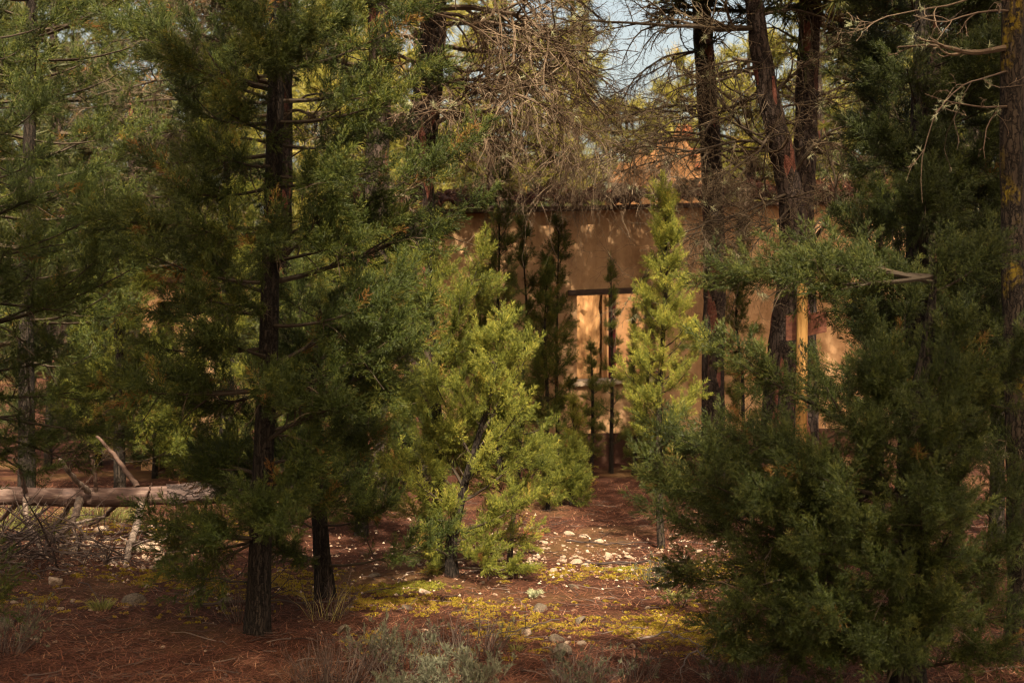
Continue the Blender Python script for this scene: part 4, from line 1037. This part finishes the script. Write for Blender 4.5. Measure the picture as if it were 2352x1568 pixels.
# ------------------------------------------------------------------ fallen log
d = 11.4
log = thing('fallen_log', 'fallen bare pine log propped on its broken branches, left behind the big juniper', 'log', W(200, 740 + 5717 / d, d) * [1, 1, 0])
G = Geo(); LPth, LR = trunk_mesh(G, [W(-160, 1136, 11.2), W(0, 1138, 11.3), W(150, 1142, 11.4), W(300, 1141, 11.5), W(390, 1136, 11.55)], [.078, .072, .075, .078, .077], k=30, ridge=.075, n=90)
G.build('trunk', M['deadwood'], log, smooth=True)
G = Geo(); trunk_mesh(G, [W(382, 1137, 11.54), W(480, 1132, 11.65), W(600, 1125, 11.8), W(760, 1108, 12.0), W(880, 1096, 12.2)], [.086, .090, .087, .082, .065], k=30, ridge=.11, n=80)
G.build('bark_sleeve', M['barklog'], log)
def limb(pts, dd, r0, r1, mat='deadlimb'):
    P = interp_path(np.array([W(x, y, q) for (x, y), q in zip(pts, dd)]), 18); P[1:-1] += rng.normal(0, .004, (16, 3))
    G = Geo(); V = tubes(G, P, np.linspace(r0, r1, 18) * (1 + rng.normal(0, .06, 18)), 8, tint=.6, cap=True)
    return G.build('broken_branch', M[mat], log, smooth=True)
dg = lambda y: 5717 / (y - 740)
limb([(325, 1158), (318, 1190), (300, 1245), (288, 1290), (280, 1318)], [11.42, 11.2, 10.7, 10.3, dg(1314)], .034, .018)
limb([(322, 1243), (300, 1246), (276, 1232)], [10.6, 10.7, 10.75], .010, .005)
limb([(300, 1247), (330, 1246)], [10.7, 10.65], .009, .004)
limb([(278, 1312), (262, 1290), (252, 1282)], [10.1, 10.15, 10.2], .012, .006)
limb([(182, 1147), (176, 1175), (162, 1203), (140, 1225), (118, 1240)], [11.32, 11.15, 11.0, 10.9, 10.75], .034, .018)
limb([(165, 1204), (200, 1195), (240, 1186)], [11.0, 10.9, 10.8], .014, .006)
limb([(165, 1205), (176, 1235), (178, 1285)], [11.0, 10.8, 10.6], .010, .004)
limb([(60, 1145), (58, 1180), (72, 1215), (88, 1250), (100, 1285)], [11.25, 11.1, 11.0, 10.8, 10.55], .026, .014)
limb([(268, 1160), (235, 1190), (205, 1206), (160, 1214)], [11.6, 12.0, 12.2, 12.4], .020, .007, 'darkwood')
limb([(160, 1160), (130, 1205), (95, 1255)], [11.5, 11.6, 11.3], .024, .018, 'darkwood')
limb([(40, 1155), (10, 1185), (-30, 1220)], [11.4, 11.6, 11.8], .022, .012, 'darkwood')
limb([(205, 1128), (180, 1108), (160, 1085), (138, 1052)], [11.35, 11.2, 11.1, 11.0], .026, .015)
limb([(158, 1088), (162, 1066), (172, 1048)], [11.1, 11.05, 11.0], .009, .004)
limb([(221, 1126), (216, 1080), (208, 1048)], [11.4, 11.35, 11.3], .017, .010, 'darkwood')
limb([(315, 1118), (280, 1068), (240, 1018), (222, 1002)], [11.6, 11.75, 11.9, 12.0], .024, .013, 'darkwood')
limb([(336, 1150), (342, 1128), (348, 1108)], [11.42, 11.35, 11.3], .016, .003, 'darkwood')
limb([(58, 1128), (50, 1090), (30, 1050)], [11.25, 11.15, 11.0], .02, .009, 'darkwood')

# ------------------------------------------------------------------ stones
def stone_mesh(seed, name, mat):
    import bmesh
    r_ = np.random.default_rng(seed)
    bm = bmesh.new(); bmesh.ops.create_icosphere(bm, subdivisions=3, radius=1)
    V = np.array([v.co[:] for v in bm.verts])
    for _ in range(9):           # break flat facets off
        nn = nrm(r_.normal(0, 1, 3)); c0 = r_.uniform(.45, .85)
        over = V @ nn - c0
        V = V - np.maximum(over, 0)[:, None] * nn * .95
    V *= 1 + .06 * fnoise(V + seed * 3.1, 2.4)[:, None]
    V *= [1, r_.uniform(.65, .9), r_.uniform(.40, .62)]
    for v, c in zip(bm.verts, V): v.co = c
    me = bpy.data.meshes.new(name); bm.to_mesh(me); bm.free(); me.materials.append(mat)
    return me
SM = [stone_mesh(k, 'stone', M['stone']) for k in range(9)]
DM = [stone_mesh(30 + k, 'stone', M['greystone']) for k in range(4)]
def stone(px, py, size, label, group=None, dark=False, tilt=.25, sink=.45, sz=1.0):
    dd = 5717.0 / (py - 740); x = (px - CX) / FOC * dd
    me = (DM if dark else SM)[rng.integers(0, 4 if dark else 9)]
    o = bpy.data.objects.new('stone', me); COL.objects.link(o)
    o.location = (x, dd, float(gh(x, dd)) + size * .45 * (sink - .2) * sz)
    o.rotation_euler = (rng.normal(0, tilt), rng.normal(0, tilt), rng.uniform(0, 6.28))
    s = size * rng.uniform(.85, 1.15); o.scale = (s, s * rng.uniform(.8, 1.1), s * sz)
    return tag(o, label, 'stone', group)
for a in ((1207, 1452, .045, 'pale split stone standing upright on mossy litter, front centre', 1.7), (128, 1340, .105, 'large pale-topped boulder left of the big juniper, before the brush heap', 1.0), (359, 1306, .055, 'flat bright stone right of the log\'s longest broken branch', .7),
          (1308, 1230, .055, 'white stone at the left of the pair lying beyond the stony band', .9), (1338, 1234, .05, 'white stone at the right of the pair lying beyond the stony band', .8), (945, 1236, .045, 'white stone right behind the juniper with low drooping branches', .9),
          (958, 1258, .05, 'pale stone with a grey side near the middle juniper\'s left foot', .9), (125, 1235, .06, 'bright block of stone behind the log legs at far left', 1.2), (205, 1240, .05, 'squarish pale stone between two legs of the log', 1.3),
          (250, 1290, .065, 'long low pale stone below the middle of the log', .6), (975, 1360, .06, 'pale lichened stone beside the green moss cushion', .6), (1530, 1336, .06, 'pale stone at the right near the little sprig', .6), (1290, 1284, .05, 'biggest pale stone in the middle of the stony band', .7), (1560, 1230, .04, 'thin pale stone on red litter before the slim bright juniper', .4)):
    stone(a[0], a[1], a[2], a[3], sz=a[4])
for a in ((1240, 1398, .075, 'dark lichened rock in the mossy ground, front centre'), (1318, 1347, .06, 'small dark rock right behind the lichened rock'), (935, 1400, .05, 'dark flat stone in front of the middle juniper'), (1290, 1498, .09, 'dark rock half hidden by twigs, front right of centre'),
          (450, 1365, .10, 'grey mossy rock left of the big juniper trunk'), (10, 1440, .10, 'grey rock cut by the left edge'), (310, 1388, .085, 'dark broad stone on the litter left of the big juniper'), (950, 1285, .06, 'dark stone before the middle juniper, left of its trunk'), (785, 1450, .06, 'dark rock behind the dry grey twigs'), (860, 1320, .05, 'dark stone under the drooping low juniper branches'),
          (520, 1388, .075, 'grey stone just left of the big juniper trunk'), (1330, 1425, .05, 'brown angular stone right of the upright split stone'), (1280, 1465, .07, 'black rotten lump of wood-like stone beside the split stone')):
    stone(*a, dark=True)
n_ = 0
while n_ < 105:
    px, py = rng.normal(1310, 240), rng.normal(1274, 24)
    if not (930 < px < 1680 and 1235 < py < 1325): continue
    stone(px, py, rng.choice([.014, .021, .030, .044], p=[.30, .34, .24, .12]), 'pale stone in the sunlit stony band in the middle of the clearing', 'stones of the sunlit stony band', sink=.6); n_ += 1
for _ in range(42):
    stone(rng.uniform(90, 375), rng.normal(1258, 20), rng.choice([.026, .038, .05, .065]), 'pale stone on the stony patch under the fallen log', 'stones under the fallen log', sink=.6)
for _ in range(80):
    stone(rng.uniform(0, 1750), rng.uniform(1180, 1500), rng.choice([.015, .022, .03]), 'small pale stone scattered on the red litter', 'stones scattered on the litter', sink=.4)
G = Geo(); n = 2600              # gravel
ico = np.array([(0,0,1),(.9,0,.1),(0,.8,.0),(-.8,0,.1),(0,-.9,0),(0,0,-.6)]); it = np.array([(0,1,2),(0,2,3),(0,3,4),(0,4,1),(5,2,1),(5,3,2),(5,4,3),(5,1,4)])
for (mx, my, sx_, sy_, q) in ((1330, 1276, 260, 28, 600), (230, 1262, 130, 28, 700), (900, 1300, 420, 60, 600)):
    px, py = rng.normal(mx, sx_, q), np.clip(rng.normal(my, sy_, q), 1170, 1540); dd = 5717 / (py - 740); x = (px - CX) / FOC * dd
    s = rng.uniform(.006, .019, q)
    V = ico[None] * rng.uniform(.6, 1.3, (q, 6, 3)) * s[:, None, None]; a = rng.uniform(0, 6.28, q)
    V = np.stack([V[..., 0] * np.cos(a)[:, None] - V[..., 1] * np.sin(a)[:, None], V[..., 0] * np.sin(a)[:, None] + V[..., 1] * np.cos(a)[:, None], V[..., 2] * .7], -1)
    V += np.stack([x, dd, gh(x, dd) + s * .3], -1)[:, None]
    G.add(V.reshape(-1, 3), tint=np.repeat(rng.uniform(0, 1, q), 6), T=(it[None] + np.arange(q)[:, None, None] * 6).reshape(-1, 3))
tag(G.build('gravel', M['gravel']), 'fine pale gravel between the stones', 'gravel', kind='stuff')

# ------------------------------------------------------------------ litter, moss, twigs on the ground
n = 170000
yy = 6.2 + 9.5 * rng.uniform(0, 1, n) ** 1.8; xx = rng.uniform(-1, 1, n) * (.5 + yy * .38)
L = rng.uniform(.04, .11, n); az = rng.uniform(0, 2 * np.pi, n); el = rng.normal(.12, .16, n)
dv = np.stack([np.cos(az) * np.cos(el), np.sin(az) * np.cos(el), np.sin(el)], -1); sv = np.stack([-np.sin(az), np.cos(az), 0 * az], -1) * rng.uniform(.0010, .0026, n)[:, None]
p0 = np.stack([xx, yy, gh(xx, yy) + rng.uniform(.002, .012, n)], -1)
G = Geo().add(np.stack([p0 - sv, p0 + sv, p0 + dv * L[:, None]], 1).reshape(-1, 3), T=np.arange(3 * n).reshape(-1, 3), tint=np.repeat(np.clip(rng.normal(.48, .24, n) + .22 * fnoise(np.stack([xx, yy, 0 * xx], -1), 1.7), 0, 1), 3))
tag(G.build('needle_litter', M['litter']), 'fallen red brown pine needles covering the ground', 'litter', kind='stuff')

def moss(patches, mat, name, label, per):
    G = Geo()
    for (px, py, rx, ry, q) in patches:
        c_ = max(4, int(q * per / 14))
        cx_, cy_ = rng.normal(px, rx * .7, c_), rng.normal(py, ry * .7, c_)
        cy_ = np.clip(cy_, 1165, 1560)
        for a, b_ in zip(cx_, cy_):
            dd = 5717 / (b_ - 740); x = (a - CX) / FOC * dd; rad = rng.choice([.008, .014, .024, .05]) * rng.uniform(.7, 1.3)
            m_ = int(18 + rad * 1200)
            r_, t_ = rad * np.sqrt(rng.uniform(0, 1, m_)), rng.uniform(0, 6.28, m_)
            X_, Y_ = x + r_ * np.cos(t_), dd + r_ * np.sin(t_) * .9
            Z_ = gh(X_, Y_) + .009 * (1 - (r_ / rad) ** 2) + .002
            h_ = rng.uniform(.002, .007, m_); aa = rng.uniform(0, 6.28, m_); w_ = rng.uniform(.003, .007, m_)
            lean = rng.normal(0, .006, (m_, 2))
            v0 = np.stack([X_ + w_ * np.cos(aa), Y_ + w_ * np.sin(aa), Z_ - .004], -1); v1 = np.stack([X_ - w_ * np.cos(aa), Y_ - w_ * np.sin(aa), Z_ - .004], -1)
            v2 = np.stack([X_ + lean[:, 0], Y_ + lean[:, 1], Z_ + h_], -1)
            tt = np.clip(rng.normal(.5, .16, m_), 0, 1)
            G.add(np.stack([v0, v1, v2], 1).reshape(-1, 3), T=np.arange(3 * m_).reshape(-1, 3), tint=np.repeat(tt, 3) + np.tile([0, 0, .2], m_))
    tag(G.build(name, M[mat]), label, 'moss', kind='stuff')
moss([(1400, 1312, 170, 16, 40), (1540, 1435, 130, 36, 95), (1500, 1310, 130, 14, 30), (880, 1382, 90, 16, 34), (1000, 1385, 90, 14, 26), (820, 1350, 70, 12, 20), (440, 1335, 120, 22, 44), (560, 1360, 90, 22, 26), (690, 1335, 70, 34, 50), (300, 1320, 150, 16, 26),
      (260, 1225, 140, 22, 26), (500, 1210, 60, 24, 22), (1260, 1425, 120, 22, 30), (1180, 1450, 90, 16, 18), (1620, 1470, 60, 30, 30), (1640, 1310, 60, 20, 16), (60, 1375, 120, 20, 14), (400, 1410, 160, 20, 12), (1900, 1470, 160, 40, 30), (860, 1470, 60, 14, 10), (1140, 1395, 120, 20, 18), (1770, 1330, 120, 40, 30), (1060, 1500, 160, 20, 10)],
     'moss', 'moss', 'yellow moss cushions spread over the sunlit ground', 42)
moss([(945, 1350, 50, 7, 46), (880, 1358, 26, 5, 14), (1180, 1302, 30, 8, 10), (1440, 1305, 40, 6, 16)], 'mossgreen', 'moss', 'bright green moss cushion beside the pale lichened stone', 42)

# dead sticks and twigs
G = Geo(); n = 2200
yy = 6.3 + 8 * rng.uniform(0, 1, n) ** 1.3; xx = rng.uniform(-1, 1, n) * (.4 + yy * .37); az = rng.uniform(0, 6.28, n); L = rng.uniform(.06, .35, n) * rng.uniform(.4, 1, n)
P = np.zeros((n, 5, 3)); P[:, 0] = np.stack([xx, yy, gh(xx, yy) + .008], -1)
for j in range(1, 5):
    az = az + rng.normal(0, .3, n); P[:, j] = P[:, j - 1] + np.stack([np.cos(az), np.sin(az), rng.normal(.02, .12, n)], -1) * (L / 4)[:, None]
tubes(G, P, np.repeat(rng.uniform(.0012, .004, n)[:, None], 5, 1) * np.linspace(1, .5, 5), 4, tint=np.clip(rng.normal(.5, .22, n), 0, 1))
tag(G.build('twig_litter', M['brush']), 'loose dead twigs strewn over the forest floor', 'twigs', kind='stuff')
def stick(pts, r, label, tint=.5, sub=4, mat='brush'):
    Q = []
    for (x, y, z) in pts:
        dd = 5717 / (y - 740); Q.append(((x - CX) / FOC * dd, dd, float(gh((x - CX) / FOC * dd, dd)) + z))
    P = interp_path(np.array(Q), 12); P[1:] += rng.normal(0, .006, (11, 3)); Rr = np.linspace(r, r * .4, 12)
    G = Geo(); tubes(G, P, Rr, 7, tint=tint, cap=True)
    if sub:
        S, SR = grow(P[None], Rr[None], sub, .35, .5, .2, .03, n=5); tubes(G, S, SR, 4, tint=tint)
        S2, R2 = grow(S, SR, 2, .5, .5, .2, .02, n=4); tubes(G, S2, R2, 3, tint=tint)
    o = G.build('stick', M[mat], origin=P[0]); tag(o, label, 'stick')
stick([(1345, 1290, .02), (1420, 1297, .03), (1500, 1292, .02), (1580, 1296, .02)], .012, 'long dark stick lying across the far side of the stony band', .25, 3)
stick([(1300, 1246, .02), (1400, 1255, .03), (1510, 1250, .02)], .009, 'dark stick on red litter behind the stony band', .3, 3)
stick([(1500, 1310, .02), (1570, 1322, .03), (1610, 1318, .04)], .014, 'short dark branch at the right end of the stony band', .2, 4)
stick([(1470, 1475, .02), (1530, 1470, .05), (1580, 1490, .07), (1625, 1500, .04)], .007, 'pale forked twig on the yellow moss at right', .9, 6)
stick([(1640, 1530, .02), (1590, 1505, .05), (1560, 1560, .03)], .006, 'bent pale twig in front of the yellow moss', .8, 5)
stick([(460, 1400, .03), (600, 1395, .05), (720, 1402, .05), (790, 1392, .02)], .010, 'long thin branch lying behind the big juniper trunk', .35, 6)
stick([(430, 1345, .06), (520, 1356, .07), (640, 1356, .02)], .009, 'dark fallen branch left of the big juniper trunk', .25, 3)
stick([(1285, 1430, .03), (1160, 1470, .05), (1060, 1480, .03)], .005, 'thin twig left of the upright split stone', .5, 6)

# brush heap at the left
bx = np.array([(90 - CX) / FOC * 10.3, 10.3, 0.0])
P = []; Rr = []
for k in range(260):
    x, y = bx[0] + rng.normal(-.15, .42), bx[1] + rng.normal(0, .35)
    if x > bx[0] + .75: continue
    hgt = .26 * math.exp(-((x - bx[0] + .2) / .5) ** 2)
    a, e, L = rng.uniform(0, 6.28), rng.normal(.15, .3), rng.uniform(.2, .75)
    p = np.array([x, y, max(.01, rng.uniform(0, 1) * hgt)]); dd = np.array([math.cos(a) * math.cos(e), math.sin(a) * math.cos(e), math.sin(e)])
    pts = [p]
    for j in range(5):
        dd = nrm(dd + rng.normal(0, .2, 3)); q = pts[-1] + dd * L / 5; q[2] = max(q[2], .008); pts.append(q)
    P.append(pts); Rr.append(np.linspace(1, .4, 6) * rng.choice([.003, .005, .009]))
P, Rr = np.array(P), np.array(Rr)
G = Geo(); tubes(G, P, Rr, 4, tint=np.clip(rng.normal(.45, .2, len(P)), 0, 1)); S, SR = grow(P, Rr, 4, .5, .5, .25, .05, n=5); S[..., 2] = np.maximum(S[..., 2], .006); tubes(G, S, SR, 3, tint=np.clip(rng.normal(.5, .2, len(S)), 0, 1))
tag(G.build('brush_heap', M['brush'], origin=bx), 'tangled heap of dead grey twigs at the left under the log', 'brush heap')

# ------------------------------------------------------------------ low shrubs and grass
def at_px(px, py):
    dd = 5717 / (py - 740); x = (px - CX) / FOC * dd
    return np.array([x, dd, float(gh(x, dd))])
def shrub(label, px, py, w_, h_, n, leafy, name='lavender_shrub', mat='lavender', cat='shrub', dens=1.0, tw='brush', toff=0.0):
    p = at_px(px, py); t = thing(name, label, cat, p)
    a = rng.uniform(0, 6.28, n); r_ = w_ * .35 * np.sqrt(rng.uniform(0, 1, n))
    P = np.zeros((n, 7, 3)); P[:, 0] = p + np.stack([r_ * np.cos(a), r_ * np.sin(a), 0 * a - .01], -1)
    d_ = nrm(np.stack([np.cos(a) * r_ / w_ * 2.2, np.sin(a) * r_ / w_ * 2.2, np.ones(n)], -1) + rng.normal(0, .22, (n, 3)))
    L = h_ * rng.uniform(.6, 1.15, n)
    for j in range(1, 7):
        d_ = nrm(d_ + rng.normal(0, .13, (n, 3)) + [0, 0, .05]); P[:, j] = P[:, j - 1] + d_ * (L / 6)[:, None]
    Rr = np.repeat(np.linspace(.0022, .0009, 7)[None], n, 0)
    S, SR = grow(P, Rr, 3, .45, .45, .15, -.05, n=5, tmin=.3, rmin=.0008)
    G = Geo(); tubes(G, P, Rr, 3, tint=np.clip(rng.normal(.5, .2, n), 0, 1)); tubes(G, S, SR, 3, tint=np.clip(rng.normal(.55, .2, len(S)), 0, 1)); G.build('stems', M[tw], t)
    if leafy > 0:
        G = Geo()
        for Z in (P, S):
            sel = Z[rng.uniform(0, 1, len(Z)) < leafy]
            if not len(sel): continue
            m_ = len(sel); q = int(16 * dens)
            idx = np.repeat(np.arange(m_), q); t_ = rng.uniform(.45, 1, len(idx)) * (Z.shape[1] - 1.001); i0 = t_.astype(int); f = (t_ - i0)[:, None]
            b0 = sel[idx, i0] * (1 - f) + sel[idx, i0 + 1] * f; tan = nrm(sel[idx, i0 + 1] - sel[idx, i0])
            dl = nrm(tan * .8 + rng.normal(0, .5, (len(idx), 3)) + [0, 0, .25]); sv = nrm(np.cross(dl, rng.normal(0, 1, dl.shape))) * .0021; l_ = rng.uniform(.016, .036, len(idx))[:, None]
            m1 = b0 + dl * l_ * .5
            V = np.stack([b0, m1 + sv, b0 + dl * l_, m1 - sv], 1).reshape(-1, 3)
            G.add(V, Q=np.arange(len(V)).reshape(-1, 4), tint=np.repeat(np.clip(rng.normal(.55, .16, len(idx)) + toff, 0, 1), 4))
        G.build('leaves', M[mat], t)
    return t
shrub('grey-green lavender clump at the bottom centre, left of its paler neighbour', 905, 1545, .34, .26, 64, .55)
shrub('pale silvery lavender clump cut by the bottom edge, centre', 1055, 1605, .28, .22, 60, .9, dens=1.3, toff=.12)
shrub('low lavender clump at the bottom edge, under the greener lavender clump', 930, 1620, .34, .16, 50, .85, dens=1.2, toff=.05)
shrub('dark sparse lavender at the bottom right of centre', 1320, 1585, .34, .20, 60, .25, toff=-.2)
shrub('small dark twiggy tuft at the bottom, right of the sparse lavender', 1450, 1560, .26, .18, 36, .15, toff=-.2)
shrub('tangle of dry bare brown stems at the bottom, left of the lavender', 760, 1580, .44, .26, 90, 0, name='dry_shrub')
shrub('dry bare stems mixed behind the lavender at bottom centre', 1075, 1500, .5, .22, 80, .06, name='dry_shrub')
shrub('dry grey twigs left of the big juniper trunk', 548, 1432, .14, .26, 36, 0, name='dry_shrub')
shrub('dry grey twigs at the foot of the drooping dark juniper', 760, 1420, .30, .30, 30, 0, name='dry_shrub')
shrub('dark twiggy shrub cut by the left edge', 15, 1505, .22, .28, 40, .3, toff=-.1)
shrub('small greyish sprig standing beyond the pale stone at right', 1503, 1350, .10, .20, 14, .8, mat='lavender', toff=-.15, name='green_sprig', cat='sprig')
shrub('low green sprig on the litter at right, before the pale stone', 1560, 1395, .14, .12, 16, .9, mat='grass', name='green_sprig', cat='sprig')
shrub('white lichened twig tuft on the ground, front centre', 1228, 1372, .045, .055, 9, 1, mat='lichen', name='lichen_sprig', cat='sprig', toff=-.1)
shrub('sparse dry shrub at the lower right under the foreground juniper', 1700, 1560, .5, .18, 60, .05, name='dry_shrub')
def grass(label, px, py, w_, h_, n, toff=0):
    p = at_px(px, py)
    a = rng.uniform(0, 6.28, n); r_ = w_ * np.sqrt(rng.uniform(0, 1, n)) * .5; b0 = p + np.stack([r_ * np.cos(a), r_ * np.sin(a), 0 * a - .005], -1)
    d_ = nrm(np.stack([np.cos(a) * .45, np.sin(a) * .45, np.ones(n)], -1) + rng.normal(0, .25, (n, 3))); l_ = h_ * rng.uniform(.5, 1.15, n)[:, None]
    sv = nrm(np.cross(d_, rng.normal(0, 1, d_.shape))) * .0022
    m1 = b0 + d_ * l_ * .55; tp = b0 + d_ * l_ + np.stack([np.cos(a), np.sin(a), -.4 + 0 * a], -1) * l_ * .18
    V = np.stack([b0 - sv, b0 + sv, m1 + sv, m1 - sv], 1).reshape(-1, 3); tt = np.clip(rng.normal(.5, .18, n) + toff, 0, 1)
    G = Geo().add(V, Q=np.arange(4 * n).reshape(-1, 4), tint=np.repeat(tt, 4)); V = np.stack([m1 - sv, m1 + sv, tp], 1).reshape(-1, 3)
    G.add(V, T=np.arange(3 * n).reshape(-1, 3), tint=np.repeat(tt + .15, 3))
    tag(G.build('grass_tuft', M['grass'], origin=p), label, 'grass tuft')
grass('pale green grass tuft on the open litter left of the big juniper', 232, 1405, .10, .10, 110)
grass('bright green feathery tuft behind the log, far left', 110, 1236, .30, .30, 260)
grass('low green tuft seen beneath the log between its legs', 235, 1196, .60, .18, 340, -.1)
grass('broad green tuft behind the log at the left edge', 20, 1215, .4, .26, 200, -.1)
grass('dry straw-coloured grass stalks at the foot of the drooping juniper', 745, 1425, .18, .30, 26, .4)
grass('small green tuft near the dark lump, front centre', 1185, 1490, .07, .06, 60, -.1)

# orange cut wood pieces lying near the middle juniper
for (px, py, s, lab) in ((1212, 1226, .035, 'left of two orange scraps on the litter behind the bushy middle juniper'), (1238, 1232, .045, 'right, larger of two orange scraps on the litter behind the bushy middle juniper')):
    p = at_px(px, py); G = Geo()
    V = np.array([(-1, -.3, 0), (1, -.35, 0), (1.05, .3, 0), (-.9, .3, 0), (-.9, -.2, .75), (.8, -.3, .9), (1, .25, .7), (-.8, .3, .9)]) * s + rng.normal(0, s * .08, (8, 3)) + p
    G.add(V, Q=[(0,3,2,1),(4,5,6,7),(0,1,5,4),(1,2,6,5),(2,3,7,6),(3,0,4,7)]); o = G.build('brick_fragment', M['redbrick'], origin=p); tag(o, lab, 'brick fragment')
